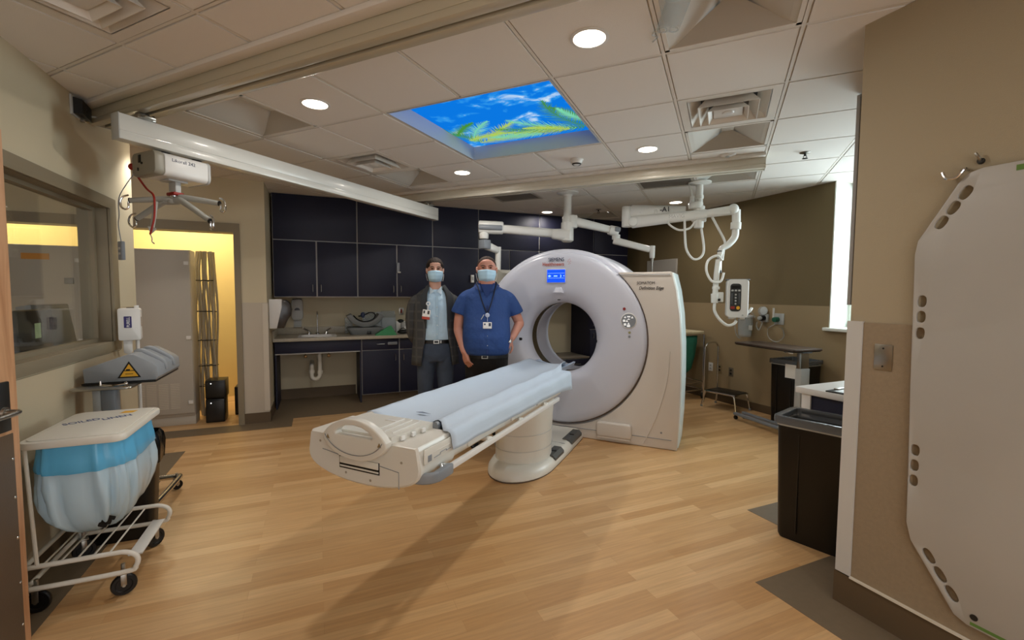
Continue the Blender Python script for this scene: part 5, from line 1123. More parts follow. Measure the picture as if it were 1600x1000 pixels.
# injector boom
ix, iy = 3.865, 3.80
t = thing('injector_boom', 'white jointed ceiling boom with hanging cables in front of the olive wall', 'ceiling boom', (ix, iy, CEIL))
def W2(x, y, z): return Vector((x - ix, y - iy, z - CEIL))
B().lathe([(0, -.001), (.12, -.001), (.12, -.012), (.055, -.03), (0, -.03)], 28).obj('ceiling_cover', M_boom, t)
k = B().lathe([(.036, -.02), (.036, -.14), (.044, -.145), (.044, -.18), (.036, -.185), (.036, -.24), (0, -.24), (0, -.02), (.036, -.02)], 22); k.cyl((-.06, .04, -.15), (-.06, .04, -.25), .026, .026, 14); k.tube([(-.09, .06, -.03), (-.07, .045, -.1), (-.06, .04, -.16)], .012, 8); k.obj('column', M_boom, t)
k = B().cyl((-.03, .02, -.22), (-.03, .02, -.29), .075, .075, 24, bev=.008); k.obj('collar', M_boom, t)
k = B().cyl((0, 0, -.26), (0, 0, -.50), .06, .05, 22, bev=.01); k.box(-.075, .075, -.05, .05, -.43, -.33, .012, M=RZ(-.85)); k.obj('hub', M_boom, t)
# back arm: hub to left elbow, front arm: left elbow back to the hub side and on to the right elbow
LE = W2(3.33, 4.36, 2.42)
beam(W2(3.80, 3.93, 2.425), LE + Vector((.03, -.03, .03)), .07, .10, .09, .14, 'rear_arm', M_boom, t)
k = B()
for f in (.25, .5, .78):
    p = W2(3.80, 3.93, 2.425).lerp(LE, f); k.sph(p, (.048, .048, .062), u=14, v=8)
k.obj('arm_band', M_boom, t)
B().cyl(LE + Vector((0, 0, .085)), LE + Vector((0, 0, -.15)), .06, .06, 24, bev=.01).obj('elbow', M_boom, t)
FE = LE + Vector((.05, -.06, -.10))
fr_end = W2(3.88, 3.70, 2.36)
beam(FE + Vector((-.02, .02, 0)), fr_end, .08, .135, .075, .10, 'front_arm', M_boom, t, .45)
k = B().cyl(FE + Vector((-.032, -.028, 0)), FE + Vector((-.045, -.043, 0)), .05, .05, 22, bev=.004); k.obj('arm_cap', M_boom, t)
d = (fr_end - FE).normalized(); q = d.cross(Vector((0, 0, 1))).normalized(); 
TM = Matrix.Translation(FE.lerp(fr_end, .50) + q * .040 + Vector((0, 0, -.008))) @ RZ(math.atan2(d.y, d.x)) @ RX(PI / 2)
k = B().text('MAVIG', .055, TM, ext=.0006); k.obj('lettering', M_lgray, t)
p0 = W2(3.80, 3.93, 2.425).lerp(LE, .42); TM = Matrix.Translation(p0 + q * .05 + Vector((0, 0, -.005))) @ RZ(math.atan2(d.y, d.x)) @ RX(PI / 2)
k = B().text('-A1', .075, TM, ext=.0006, bold=.0016); k.obj('lettering', M_ink, t)
RE = W2(4.06, 3.52, 2.385)
beam(fr_end + Vector((-.02, .02, .0)), RE, .07, .085, .075, .10, 'side_arm', M_boom, t, .45)
k = B().sph(RE + Vector((.0, 0, .005)), (.055, .055, .06), u=18, v=12); k.obj('elbow', M_boom, t)
k = B().tube([RE + Vector((.03, -.01, .0)), W2(4.09, 3.505, 2.27), W2(4.085, 3.505, 2.20)], [.042, .042, .04], 16); k.cyl(W2(4.088, 3.505, 2.255), W2(4.085, 3.505, 2.18), .052, .052, 18, bev=.005); k.obj('swivel', M_boom, t)
k = B().tube([W2(4.085, 3.505, 2.19), W2(4.08, 3.51, 2.10), W2(4.02, 3.535, 2.02), W2(3.95, 3.56, 1.97), W2(3.935, 3.565, 1.88)], [.036, .036, .034, .030, .028], 14, smooth=5); k.obj('drop_arm', M_boom, t)
k = B().cyl(W2(3.935, 3.565, 1.92), W2(3.93, 3.565, 1.74), .026, .026, 16); k.obj('clamp', M_steel, t)
k = B().cyl(W2(3.935, 3.565, 1.745), W2(3.93, 3.565, 1.725), .028, .028, 16); k.cyl(W2(3.935, 3.565, 1.955), W2(3.935, 3.565, 1.945), .03, .03, 16); k.obj('clamp_ring', M_black, t)
k = B().tube([W2(3.92, 3.566, 1.86), W2(3.90, 3.567, 1.7), W2(3.886, 3.568, 1.43)], .029, 14); k.cyl(W2(3.90, 3.567, 1.575), W2(3.898, 3.567, 1.545), .038, .038, 16, bev=.004); k.obj('post', M_boom, t)
k = B().cyl(W2(3.886, 3.568, 1.50), W2(3.886, 3.568, 1.40), .040, .036, 16, bev=.006); k.box(0, .085, -.025, .025, -.045, .06, .008, M=T(*W2(3.886, 3.568, 1.455)) @ RZ(-.4)); k.obj('bracket', M_boom, t)
k = B().cyl(W2(3.90, 3.53, 1.435), W2(3.905, 3.515, 1.435), .014, .014, 12); k.obj('bracket_knob', M_black, t)
B().tube([W2(3.62, 3.98, 2.33), W2(3.60, 3.97, 2.27), W2(3.68, 3.90, 2.20), W2(3.78, 3.84, 2.22), W2(3.82, 3.80, 2.30)], .012, 8, smooth=6).obj('cable', M_boom, t)
B().tube([W2(3.72, 3.86, 2.33), W2(3.72, 3.85, 2.15), W2(3.74, 3.84, 1.98), W2(3.80, 3.80, 1.88), W2(3.88, 3.77, 1.90), W2(3.91, 3.76, 2.0), W2(3.885, 3.79, 2.25)], .013, 8, smooth=6).obj('cable', M_boom, t)
B().tube([W2(3.92, 3.68, 2.34), W2(3.96, 3.62, 2.20), W2(3.985, 3.55, 2.05), W2(3.97, 3.55, 1.95), W2(3.94, 3.535, 1.85)], .013, 8, smooth=6).obj('cable', M_boom, t)
B().tube([W2(3.93, 3.53, 1.85), W2(3.88, 3.55, 1.90), W2(3.81, 3.60, 1.85), W2(3.79, 3.60, 1.74), W2(3.83, 3.56, 1.63), W2(3.91, 3.52, 1.63), W2(3.94, 3.51, 1.72)], .013, 8, smooth=6).obj('cable', M_boom, t)
B().tube([W2(3.886, 3.565, 1.41), W2(3.88, 3.56, 1.32), W2(3.92, 3.53, 1.23), W2(3.99, 3.49, 1.165), W2(4.05, 3.46, 1.18), W2(4.075, 3.45, 1.215)], .0155, 8, smooth=6).obj('cable', M_boom, t)
# the injector head
t = thing('contrast_injector', 'white contrast injector head with a dark keypad hanging from the jointed ceiling boom', 'contrast injector', (4.085, 3.465, 1.23), math.radians(-38))
prof = rrect(-.105, .105, 0, .40, .035, 6)
k = B().loft([[(x * s + sx, y, .02 + (z - 0) * (1 if s > .9 else .99)) for x, z in prof] for y, s, sx in ((-.065, .93, 0), (-.055, 1.0, 0), (.03, 1.06, .012), (.09, 1.05, .018), (.10, .98, .018))]); k.obj('housing', M_white, t, angle=50)
B().box(-.10, .115, -.06, .10, .412, .424, .004).obj('top_plate', M_gray, t)
k = B().prism(rrect(-.075, .030, .085, .375, .03, 5), .004, M=T(0, -.066, 0) @ FRONT); kp = k.obj('keypad', mat('keypad_dark', '#343536', .35), t)
k = B().box(-.062, .018, -.0715, -.070, .325, .355); k.obj('readout', M_black, kp)
M_kg = mat('key_gray', '#8b8f92', .5)
for x in (-.055, -.022, .011): B().box(x - .011, x + .011, -.073, -.070, .295, .312, .002).obj('key', M_lgray, kp)
for z in (.26, .228, .196, .164): B().cyl((-.022, -.070, z), (-.022, -.073, z), .009, .009, 12).obj('key', M_lgray, kp)
for x in (-.057, .013): B().box(x - .008, x + .008, -.0725, -.070, .16, .275, .003).obj('key_strip', mat('key_strip', '#4d4f52', .5), kp)
B().box(-.068, -.028, -.073, -.070, .11, .138, .005).obj('stop_key', mat('key_red', '#a13a34', .5), kp); B().cyl((.004, -.070, .122), (.004, -.073, .122), .018, .018, 14).obj('start_key', M_yellow, kp)
B().cyl((.05, -.066, .045), (.05, -.069, .045), .009, .009, 12).obj('badge', M_lgray, t)
k = B().box(-.07, -.02, -.04, .04, 0, .025, .006); k.box(.03, .08, -.04, .04, 0, .025, .006); k.obj('syringe_mount', M_white, t)
k = B().tube([(.09, -.03, .06), (.13, -.02, .09), (.15, .0, .12)], .014, 8, smooth=4); k.obj('side_hook', M_white, t)
# ------------------------------------------------------------------ two standing men
M_skin = mat('skin_ruddy', '#c58c78', .5, sss=.08); M_skin2 = mat('skin_light', '#c69a86', .5, sss=.08)
M_mask = mat('mask_blue', '#b4d8ec', .7); M_hairb = mat('hair_brown', '#21150f', .7, bump=1.0, bscale=70, bdist=.01); M_hairg = mat('hair_thin', '#38271e', .75, bump=1.0, bscale=80, bdist=.01)
M_eye = mat('eye_dark', '#2a1c18', .3)
def ell(z, rx, ry, cy=0.0, cx=0.0, n=36, e=.85):
    return [(cx + rx * math.copysign(abs(math.cos(2 * PI * k / n)) ** e, math.cos(2 * PI * k / n)), cy + ry * math.copysign(abs(math.sin(2 * PI * k / n)) ** e, math.sin(2 * PI * k / n)), z) for k in range(n)]
def hand(b, wrist, d, palm_n, s=1.0, curl=.35, thumb_side=1):
    """palm, four unequal bent fingers and a thumb; d points along the fingers, palm_n out of the palm"""
    d = Vector(d).normalized(); nrm = Vector(palm_n); nrm = (nrm - d * nrm.dot(d)).normalized(); sd = d.cross(nrm) * thumb_side
    w = Vector(wrist)
    def rg(c, hw, ht): return [c + sd * x + nrm * y for x, y in rrect(-hw, hw, -ht, ht, ht * .8, 3)]
    b.loft([rg(w - d * .01, .027 * s, .021 * s), rg(w + d * .03, .036 * s, .019 * s), rg(w + d * .075 * s, .043 * s, .016 * s), rg(w + d * .098 * s, .041 * s, .013 * s)])
    for k, (off, ln) in enumerate(((.032, .072), (.0105, .082), (-.011, .076), (-.032, .060))):
        p = w + d * .088 * s + sd * off * s; pts = [p]; a = .08; q = p
        for seg in (.42, .33, .25):
            a += curl * (1.0 + .15 * k); dd = d * math.cos(a) + nrm * math.sin(a) + sd * off * 1.2; q = q + dd.normalized() * ln * seg * s; pts.append(q)
        b.tube(pts, [.0100 * s, .0096 * s, .0088 * s, .0074 * s], 8, smooth=3); b.sph(pts[-1], .0074 * s, u=8, v=6)
    p = w + d * .03 * s + sd * .03 * s; q = p + (d * .55 + sd * .75 + nrm * .25).normalized() * .042 * s; r = q + (d * .85 + sd * .35 + nrm * .3).normalized() * .034 * s; e = r + (d * .95 + sd * .1 + nrm * .2).normalized() * .024 * s
    b.tube([p, q, r, e], [.0145 * s, .0118 * s, .0105 * s, .0085 * s], 8, smooth=3); b.sph(e, .0085 * s, u=8, v=6)
def head(b, z, s=1.0, wide=1.0):
    """head whose crown is at height z"""
    c = z - .118 * s; W = s * wide
    b.sph((0, .018 * s, c + .028 * s), (.077 * W, .097 * s, .090 * s), u=24, v=16); b.sph((0, -.012 * s, c - .035 * s), (.064 * W, .080 * s, .080 * s), u=24, v=16)
    b.sph((0, -.045 * s, c - .085 * s), (.036 * W, .040 * s, .030 * s)); b.sph((0, -.068 * s, c + .03 * s), (.052 * W, .020 * s, .016 * s)); b.sph((0, -.050 * s, c + .055 * s), (.055 * W, .035 * s, .035 * s))
    b.tube([(0, -.080 * s, c + .018 * s), (0, -.096 * s, c - .008 * s), (0, -.105 * s, c - .026 * s)], [.010 * s, .013 * s, .017 * s], 10, smooth=3)
    for sx in (-1, 1):
        b.sph((sx * .040 * W, -.066 * s, c - .02 * s), (.024 * s, .02 * s, .02 * s)); b.sph((sx * .079 * W, .012 * s, c - .005 * s), (.010 * s, .019 * s, .031 * s), M=RY(sx * .15) @ RZ(sx * .4))
    return c
def face(par, c, s, W, m_brow):
    k = B()
    for sx in (-1, 1): k.sph((sx * .031 * W, -.083 * s, c + .012 * s), (.0125 * s, .008 * s, .0058 * s), u=12, v=8)
    k.obj('eyes', M_eye, par)
    k = B()
    for sx in (-1, 1): k.tube([(sx * .014 * W, -.092 * s, c + .029 * s), (sx * .033 * W, -.089 * s, c + .034 * s), (sx * .052 * W, -.076 * s, c + .029 * s)], [.0026 * s, .0034 * s, .002 * s], 8, smooth=3)
    k.obj('eyebrows', m_brow, par)
def mask(par, c, s, W):
    k = B(); rows = []
    for j in range(13):
        v = j / 12; r = []
        for i in range(21):
            u = -1 + i / 10; a = u * 1.22
            z = c - .004 * s - v * .115 * s - .010 * s * abs(u) * (1 - v) + .012 * s * v * abs(u)
            fz = .116 - .010 * (2 * v - .7) ** 2 - (.030 * max(0, v - .72) / .28)
            if abs(u) < .18: fz += .010 * (1 - v) * (1 - abs(u) / .18)
            y = -fz * s * math.cos(a * .92) ** .85; x = .080 * W * math.sin(a) * (1 - .18 * max(0, v - .4) / .6)
            y -= .0022 * s * math.sin(v * PI * 6) * (1 - abs(u) ** 3)
            r.append((x, y, z))
        rows.append(r)
    k.loft(rows, closed=False, cap=False); o = k.obj('face_mask', M_mask, par, angle=180)
    md = o.modifiers.new('t', 'SOLIDIFY'); md.thickness = .0015
    k = B()
    for sx in (-1, 1):
        for z0, z1 in ((-.012, .018), (-.105, -.035)): k.tube([(sx * .074 * W, -.03 * s, c + z0 * s), (sx * .083 * W, .0, c + (z0 + z1) / 2 * s), (sx * .087 * W, .02 * s, c + z1 * s)], .0013, 5, smooth=3)
    k.obj('ear_loops', M_paper, o)
def hair(par, c, s, W, m, hairline, side, vol, recede=0.0):
    t = bmesh.new(); bmesh.ops.create_uvsphere(t, u_segments=40, v_segments=28, radius=1)
    for v in t.verts:
        x, y, z = v.co
        lim = hairline + .10 * abs(x) * 0 - recede * max(0, 1 - abs(x) * 1.6) * 0
        front = max(0, -y); back = max(0, y)
        need = lim * front + side * (1 - front) * (1 - back) - .75 * back     # height above which hair grows
        if recede: need += recede * front * (1 - .8 * abs(x))
        f = max(-1, min(1, (z - need) / .16)); k_ = .94 + (1.06 + vol - .94) * (f * .5 + .5)
        k_ += .012 * math.sin(x * 22 + z * 9) * (f > 0)
        v.co = Vector((x * .079 * W * k_, .016 * s + y * .100 * s * k_, c + .026 * s + z * .093 * s * (k_ + (.02 if z > .3 else 0))))
    return B().add(t).obj('hair', m, par, angle=180)
def shoes(par, xs, y=-.05):
    for sx, x in zip((-1, 1), xs):
        k = B().loft([[(x + a * w, y + yy, z) for a, z in ((-1, .001), (1, .001), (1.0, h * .6), (.6, h), (-.6, h), (-1.0, h * .6))] for yy, w, h in ((-.155, .02, .02), (-.13, .040, .045), (-.05, .048, .065), (.04, .042, .085), (.10, .038, .085), (.115, .02, .05))])
        k.obj('shoe', M_black, par, subd=1)

# --- man in the blue short-sleeved shirt
cam_dir = math.atan2(1.528, 4.184)
t = thing('person', 'man in a blue short-sleeved shirt and black trousers, one hand in his pocket', 'person', (1.528, 4.184, 0), -cam_dir * .95)
b = B(); s = 1.10; c = head(b, 1.847, 1.06, 1.12); hx_ = 0.0
b.loft([ell(z, rx, ry, cy) for z, rx, ry, cy in ((1.44, .10, .08, .02), (1.52, .088, .082, .016), (1.58, .080, .080, .008), (1.65, .082, .085, -.008), (1.70, .074, .08, -.004))])
b.loft([ell(z, rx, ry, cy) for z, rx, ry, cy in ((.78, .17, .13, 0), (.95, .20, .16, -.02), (1.1, .205, .165, -.025), (1.3, .20, .14, 0), (1.40, .18, .12, .01), (1.47, .13, .09, .015), (1.51, .08, .07, .02))])
b.tube([(-.15, .01, 1.43), (-.245, .015, 1.33), (-.278, .02, 1.15), (-.262, -.02, 1.08), (-.225, -.09, .955), (-.212, -.11, .915)], [.06, .056, .047, .047, .036, .030], 14, smooth=4)
hand(b, (-.213, -.112, .92), (.28, -.18, -.94), (.75, .55, .1), 1.0, .22, -1)
b.tube([(.15, .01, 1.43), (.255, .03, 1.34), (.325, .055, 1.20), (.318, .03, 1.17), (.26, -.06, 1.075), (.235, -.095, 1.045)], [.06, .056, .048, .048, .036, .030], 14, smooth=4)
hand(b, (.236, -.095, 1.045), (-.62, -.25, -.75), (-.2, .9, -.3), 1.0, .55, 1)
for sx in (-1, 1): b.tube([(sx * .10, 0, .85), (sx * .11, -.01, .5), (sx * .115, .01, .06)], [.09, .06, .045], 14)
b.obj('body', M_skin, t, angle=180, remesh=.0043, relax=3)
face(t, c, 1.06, 1.06 * 1.12, M_hairg); mask(t, c, 1.06, 1.06 * 1.12); hair(t, c, 1.06, 1.06 * 1.12, M_hairg, .85, -.02, -.025, .25)
b = B()
b.loft([ell(z, rx, ry, cy) for z, rx, ry, cy in ((.895, .205, .172, -.028), (.91, .218, .188, -.035), (.97, .232, .203, -.042), (1.07, .236, .208, -.045), (1.17, .230, .190, -.035), (1.28, .226, .166, -.012), (1.38, .228, .148, .0), (1.46, .222, .132, .010), (1.515, .190, .112, .016), (1.55, .135, .098, .018), (1.575, .094, .088, .018))])
for sx, P in ((-1, [(-.14, .012, 1.470), (-.205, .012, 1.425), (-.257, .013, 1.325), (-.272, .013, 1.285)]), (1, [(.14, .012, 1.470), (.21, .015, 1.425), (.272, .035, 1.325), (.290, .04, 1.285)])):
    b.tube(P, [.070, .080, .082, .084], 20, smooth=5)
b.obj('shirt', mat('shirt_blue', '#264680', .75, bump=.7, bscale=11, bdist=.02, var=.06, vscale=10), t, angle=180, remesh=.009, relax=4)
b = B()
for sx in (-1, 1):
    b.loft([[(sx * .092, -.01, 1.58), (sx * .060, -.060, 1.588), (sx * .092, .05, 1.605)], [(sx * .112, -.078, 1.535), (sx * .034, -.124, 1.500), (sx * .128, .02, 1.565)]])
b.obj('collar', mat('shirt_collar', '#1f3669', .75), t)
b = B().loft([[(-.060, -.074, 1.578), (.060, -.074, 1.578), (.060, -.055, 1.578), (-.060, -.055, 1.578)], [(-.035, -.118, 1.515), (.035, -.118, 1.515), (.035, -.09, 1.515), (-.035, -.09, 1.515)], [(-.006, -.134, 1.455), (.006, -.134, 1.455), (.006, -.11, 1.455), (-.006, -.11, 1.455)]]); b.obj('undershirt', mat('undershirt', '#1c3468', .8), t)
b = B().box(-.009, .009, -.003, 0, 0, .46, M=T(.004, -.243, .92) @ RX(-.17)); b.obj('placket', mat('placket', '#1b3166', .8), t)
b = B()
for z in (1.0, 1.09, 1.18): b.sph((.004, -.249 + .17 * max(0, z - 1.07) * 1.0 + (.0 if z < 1.1 else .01), z), .0045, u=8, v=6)
b.obj('buttons', M_lgray, t)
b = B()
for sx in (-1, 1): b.tube([(sx * .085, .06, 1.60), (sx * .098, .0, 1.590), (sx * .080, -.088, 1.535), (sx * .045, -.158, 1.41), (.004, -.2, 1.29)], .0058, 6, smooth=5)
b.obj('lanyard', mat('lanyard', '#141a2c', .7), t)
b = B().cyl((.004, -.203, 1.285), (.004, -.213, 1.283), .021, .021, 20, bev=.003); b.tube([(.004, -.21, 1.265), (.004, -.222, 1.225)], .003, 6); b.obj('badge_reel', mat('reel_white', '#c9d4ea', .4), t)
b = B().box(-.038, .044, -.0035, 0, -.03, .03, .003, M=T(0, -.243, 1.19) @ RX(-.12)); o = b.obj('name_badge', M_paper, t)
b = B().box(-.028, -.014, -.0045, -.0033, .002, .018, M=T(0, -.243, 1.19) @ RX(-.12)).box(.014, .036, -.0045, -.0033, -.008, .022, M=T(0, -.243, 1.19) @ RX(-.12)); b.obj('badge_photo', M_blueink, o)
b = B().cyl((-.055, -.222, 1.245), (-.028, -.224, 1.29), .004, .004, 8); b.obj('pen', M_lgray, t)
b = B()
b.loft([ell(z, rx, ry, cy) for z, rx, ry, cy in ((.70, .165, .135, 0), (.79, .205, .165, -.005), (.88, .217, .175, -.018), (.925, .212, .172, -.02))])
for sx in (-1, 1): b.tube([(sx * .105, 0, .84), (sx * .112, -.012, .60), (sx * .116, -.005, .40), (sx * .12, .012, .07)], [.112, .096, .078, .066], 18, smooth=4)
b.obj('trousers', mat('trousers_black', '#0c0c0e', .8, bump=.5, bscale=9, bdist=.02), t, angle=180, remesh=.011, relax=3)
b = B().loft([ell(z, .2165, .178, -.02) for z in (.868, .872, .900, .904)], cap=False); b.obj('belt', M_black, t)
b = B().prism([(-.03, -.017), (.03, -.017), (.03, .017), (-.03, .017)], .004, holes=[[(-.022, -.01), (.022, -.01), (.022, .01), (-.022, .01)]], M=T(-.02, -.197, .886) @ FRONT); b.obj('belt_buckle', M_steel, t)
b = B().tube([(.214 + .0365 * math.cos(a) * .8, -.118 + .036 * math.sin(a), 1.025 + .02 * math.cos(a)) for a in [2 * PI * q / 20 for q in range(20)]], .0045, 8, closed=True); b.sph((.222, -.155, 1.028), (.015, .006, .015)); b.obj('wrist_watch', M_chrome, t)
shoes(t, (-.12, .12))
t = thing('wall_phone', 'small white box on the cabinet front just left of the blue-shirted man', 'wall box', (2.085, 6.342, 1.70))
B().box(-.022, .022, -.04, 0, -.055, .055, .004).obj('case', M_paper, t); B().box(-.015, .015, -.042, -.04, -.02, .03, .001).obj('cover', M_lgray, t)

# --- man in the jacket
t = thing('person', 'man in a dark plaid jacket, pale blue shirt and jeans, hands behind his back', 'person', (1.098, 4.532, 0), -math.atan2(1.098, 4.532) * .8)
b = B(); c = head(b, 1.838, 1.02, 1.0)
b.loft([ell(z, rx, ry, cy) for z, rx, ry, cy in ((1.42, .09, .075, .02), (1.5, .066, .066, .018), (1.57, .060, .064, .012), (1.66, .060, .066, .0), (1.70, .056, .06, .0))])
b.loft([ell(z, rx, ry, cy) for z, rx, ry, cy in ((.80, .155, .11, 0), (1.0, .15, .105, 0), (1.2, .165, .11, 0), (1.38, .175, .105, .005), (1.46, .15, .09, .01), (1.50, .07, .07, .015))])
for sx in (-1, 1):
    b.tube([(sx * .14, .01, 1.42), (sx * .215, .05, 1.2), (sx * .19, .11, 1.02), (sx * .075, .17, .94), (sx * .05, .175, .93)], [.05, .045, .04, .03, .028], 12, smooth=4)
    hand(b, (sx * .055, .178, .935), (-sx * .75, .15, -.45), (0, 1, .1), .98, .35, sx)
    b.tube([(sx * .09, 0, .88), (sx * .10, -.01, .5), (sx * .105, .01, .06)], [.08, .055, .042], 12)
b.obj('body', M_skin2, t, angle=180, remesh=.0043, relax=3)
face(t, c, 1.02, 1.02, M_hairb); mask(t, c, 1.02, 1.02); hair(t, c, 1.02, 1.02, M_hairb, .46, -.12, .06)
b = B().loft([ell(z, rx, ry, cy) for z, rx, ry, cy in ((1.0, .165, .118, -.004), (1.06, .170, .126, -.008), (1.2, .178, .128, -.005), (1.34, .185, .124, 0), (1.43, .17, .11, .006), (1.49, .11, .088, .012), (1.525, .074, .078, .014))])
b.obj('shirt', mat('shirt_pale', '#b4cfe0', .75, bump=.6, bscale=14, bdist=.015, var=.05, vscale=14), t, angle=180, remesh=.009, relax=3)
b = B()
for sx in (-1, 1):
    b.loft([[(sx * .07, .0, 1.515), (sx * .05, -.05, 1.53), (sx * .08, .04, 1.555), (sx * .062, -.04, 1.558)], [(sx * .055, -.085, 1.475), (sx * .012, -.098, 1.505), (sx * .06, -.08, 1.48), (sx * .02, -.095, 1.515)]])
b.obj('collar', mat('shirt_collar_pale', '#cfe0ea', .7), t)
b = B().box(-.012, .012, -.002, 0, 0, .43, M=T(.012, -.137, 1.03)); b.obj('placket', mat('placket_pale', '#a9c6d8', .75), t)
b = B()
for z in (1.08, 1.17, 1.26, 1.35): b.sph((.012, -.1405, z), .0045, u=8, v=6)
b.obj('buttons', M_paper, t)
b = B(); NA = 40; rows = []
for z, rx, ry, cy, op in ((.765, .232, .165, .01, 40), (.82, .230, .162, .01, 39), (.92, .222, .152, .008, 36), (1.02, .212, .146, .006, 32), (1.15, .207, .144, .004, 29), (1.28, .214, .146, .004, 27), (1.38, .218, .138, .006, 25), (1.45, .200, .120, .010, 26), (1.50, .145, .100, .014, 34), (1.535, .092, .090, .016, 52), (1.56, .080, .085, .018, 64)):
    a0 = math.radians(-90 + op + 4); a1 = math.radians(270 - op + 2); rows.append([(rx * math.cos(a0 + (a1 - a0) * q / NA), cy + ry * math.sin(a0 + (a1 - a0) * q / NA), z) for q in range(NA + 1)])
b.loft(rows, closed=False, cap=False)
M_jack = bpy.data.materials.new('plaid_wool'); M_jack.use_nodes = True; nt = M_jack.node_tree; bs = nt.nodes['Principled BSDF']; bs.inputs['Roughness'].default_value = .85
tc = node(nt, 'ShaderNodeTexCoord'); chain = None
for ax, sc in (('X', 26.0), ('Z', 22.0)):
    wv = node(nt, 'ShaderNodeTexWave', Scale=sc / 6.3, Distortion=.0, Detail=0.0); wv.bands_direction = ax; nt.links.new(tc.outputs['Object'], wv.inputs['Vector'])
    cr = node(nt, 'ShaderNodeValToRGB'); cr.color_ramp.elements[0].position = .80; cr.color_ramp.elements[0].color = (0, 0, 0, 1); cr.color_ramp.elements[1].position = .97; cr.color_ramp.elements[1].color = (1, 1, 1, 1)
    nt.links.new(wv.outputs['Fac'], cr.inputs['Fac'])
    if chain is None: chain = cr
    else:
        mx = node(nt, 'ShaderNodeMath', _operation='MAXIMUM'); nt.links.new(chain.outputs['Color'], mx.inputs[0]); nt.links.new(cr.outputs['Color'], mx.inputs[1])
        m3 = node(nt, 'ShaderNodeMix', _data_type='RGBA'); m3.inputs[6].default_value = lin('#3b3c3d'); m3.inputs[7].default_value = lin('#4a4a48'); nt.links.new(mx.outputs[0], m3.inputs[0]); nt.links.new(m3.outputs[2], bs.inputs['Base Color'])
o = b.obj('jacket', M_jack, t, angle=180)
md = o.modifiers.new('t', 'SOLIDIFY'); md.thickness = .010; md.offset = 1
for sx in (-1, 1):
    b = B().tube([(sx * .135, .008, 1.432), (sx * .200, .014, 1.385), (sx * .232, .04, 1.22), (sx * .215, .10, 1.05), (sx * .14, .165, .96), (sx * .09, .185, .945)], [.056, .068, .066, .060, .052, .048], 18, smooth=5); b.obj('sleeve', M_jack, t, angle=180)
M_lap = mat('lapel_wool', '#34373a', .85)
for sx in (-1, 1):
    pts = []
    for z, xo, y, w in ((1.57, .066, -.045, .02), (1.53, .078, -.080, .035), (1.47, .098, -.118, .055), (1.40, .102, -.140, .062), (1.30, .100, -.150, .045), (1.20, .102, -.146, .022), (1.14, .104, -.142, .008)):
        xc = sx * xo + .012; pts.append([(xc, y, z), (xc + sx * w, y + .012 + w * .30, z), (xc + sx * w, y + .004 + w * .30, z + .002), (xc, y - .006, z)])
    B().loft(pts).obj('lapel', M_lap, t, angle=40)
b = B().box(-.17, -.085, -.004, 0, -.004, .004, M=T(0, -.124, 1.32) @ RZ(-.4)); b.obj('breast_pocket', M_lap, t)
b = B().lathe([(.012, 0), (.02, .0), (.021, .006), (.012, .006), (.012, 0)], 20, M=T(-.075, -.163, 1.385) @ FRONT); b.cyl((-.075, -.163, 1.36), (-.08, -.164, 1.325), .004, .004, 8); b.obj('badge_reel', M_paper, t)
BM = T(-.095, -.166, 1.275) @ RY(.12) @ RZ(-.25)
b = B().box(-.038, .038, -.003, 0, -.018, .05, .003, M=BM, mi=0).box(-.038, .038, -.003, 0, -.045, -.018, .002, M=BM, mi=1); o = b.obj('name_badge', [M_paper, mat('badge_red', '#b0483a', .5)], t)
b = B().box(-.03, -.014, -.004, -.0028, .012, .04, M=BM).box(.010, .03, -.004, -.0028, .008, .042, M=BM); b.obj('badge_photo', M_ink, o)
b = B()
b.loft([ell(z, rx, ry, cy) for z, rx, ry, cy in ((.80, .15, .115, 0), (.88, .172, .128, -.002), (.97, .168, .120, -.002), (1.02, .162, .114, -.002))])
for sx in (-1, 1): b.tube([(sx * .09, 0, .90), (sx * .10, -.012, .62), (sx * .105, -.006, .42), (sx * .11, .012, .06)], [.10, .085, .072, .066], 18, smooth=4)
b.obj('jeans', mat('denim', '#3b4656', .85, var=.2, vscale=9, bump=.6, bscale=12, bdist=.02), t, angle=180, remesh=.010, relax=3)
b = B().loft([ell(z, .172, .124, -.003) for z in (.985, .989, 1.018, 1.022)], cap=False); b.obj('belt', M_black, t)
b = B().prism([(-.028, -.018), (.028, -.018), (.028, .018), (-.028, .018)], .004, holes=[[(-.02, -.011), (.02, -.011), (.02, .011), (-.02, .011)]], M=T(.004, -.128, 1.003) @ FRONT); b.box(.045, .052, -.128, -.122, .99, 1.017); b.obj('belt_buckle', M_steel, t)
shoes(t, (-.11, .11))
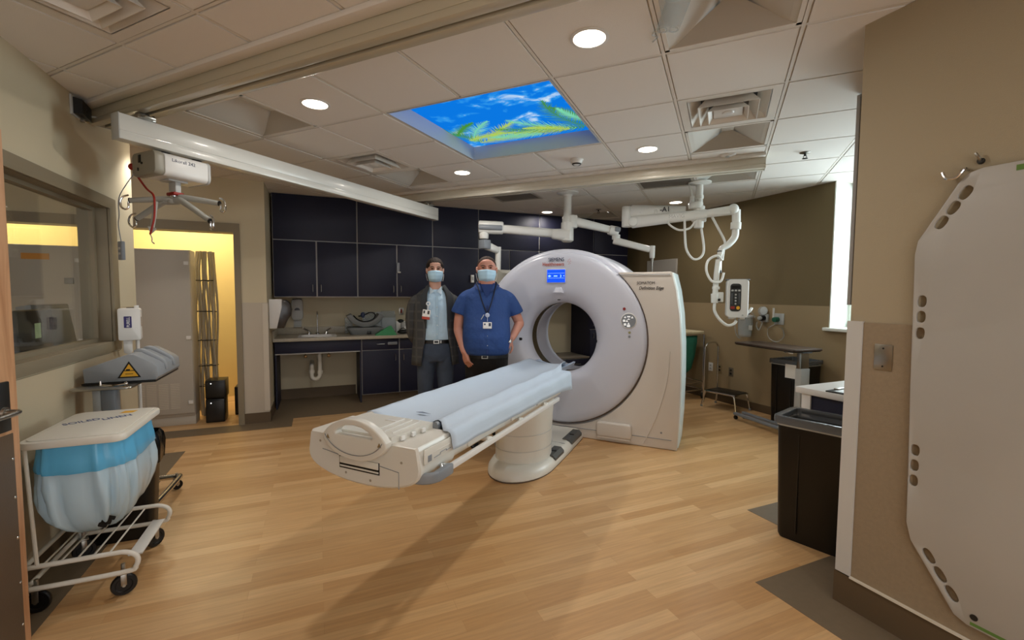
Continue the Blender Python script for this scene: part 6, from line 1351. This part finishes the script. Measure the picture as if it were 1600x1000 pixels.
# ------------------------------------------------------------------ light and camera
def area(name, loc, rot, sx, sy, e, col, spread=180):
    L = bpy.data.lights.new(name, 'AREA'); L.shape = 'RECTANGLE'; L.size = sx; L.size_y = sy; L.energy = e; L.color = col; L.spread = math.radians(spread)
    o = bpy.data.objects.new(name, L); COL.objects.link(o); o.location = loc; o.rotation_euler = rot; return o
area('daylight', (6.5, 2.39, 2.05), (0, math.radians(90), 0), 2.6, 3.0, 420, (.80, .93, 1.0))
area('equipment_room_lamp', (-1.55, 6.9, 2.68), (0, 0, 0), 1.1, .4, 45, (1, .86, .55))
def lamp_only(x, y, e):  # bare added lamps, unseen, that brighten the near room and control room
    L = bpy.data.lights.new('added_fill_lamp', 'AREA'); L.shape = 'DISK'; L.size = .13; L.energy = e; L.color = (1, .94, .86); L.spread = math.radians(175)
    o = bpy.data.objects.new('added_fill_lamp', L); COL.objects.link(o); o.location = (x, y, CEIL - .02)
lamp_only(.2, -.6, LAMP_W); lamp_only(.9, -2.0, LAMP_W)
lamp_only(-3.2, 2.5, 20)
area('equipment_room_lamp', (-3.4, 6.9, 2.68), (0, 0, 0), 1.1, .4, 45, (1, .86, .55))
w = bpy.data.worlds.new('World'); SC.world = w; w.use_nodes = True
bg = w.node_tree.nodes['Background']; bg.inputs[0].default_value = (.97, .98, 1.0, 1); bg.inputs[1].default_value = 3.2
# camera
def cam_axes(yaw, pitch, roll):
    cy, sy = math.cos(yaw), math.sin(yaw); cp, sp = math.cos(pitch), math.sin(pitch)
    f = Vector((sy * cp, cy * cp, sp)); r = Vector((cy, -sy, 0)); u = r.cross(f); cr, sr = math.cos(roll), math.sin(roll)
    return r * cr + u * sr, u * cr - r * sr, f
r, u, f = cam_axes(math.radians(23.29), math.radians(-3.377), math.radians(.330))
cd = bpy.data.cameras.new('Camera'); cd.sensor_width = 36; cd.sensor_fit = 'HORIZONTAL'; cd.lens = 705 / 1600 * 36; cd.clip_start = .05; cd.clip_end = 100
co = bpy.data.objects.new('Camera', cd); COL.objects.link(co)
co.matrix_world = Matrix(((r.x, u.x, -f.x, 0), (r.y, u.y, -f.y, 0), (r.z, u.z, -f.z, 1.49), (0, 0, 0, 1)))
SC.camera = co
vs = SC.view_settings; vs.view_transform = 'Standard'; vs.look = 'None'; vs.gamma = 1; vs.use_curve_mapping = False; vs.exposure = -.42
SC.cycles.use_denoising = True
SC.cycles.max_bounces = 10; SC.cycles.diffuse_bounces = 6; SC.cycles.transparent_max_bounces = 12; SC.cycles.caustics_reflective = False; SC.cycles.caustics_refractive = False; SC.cycles.sample_clamp_indirect = 6
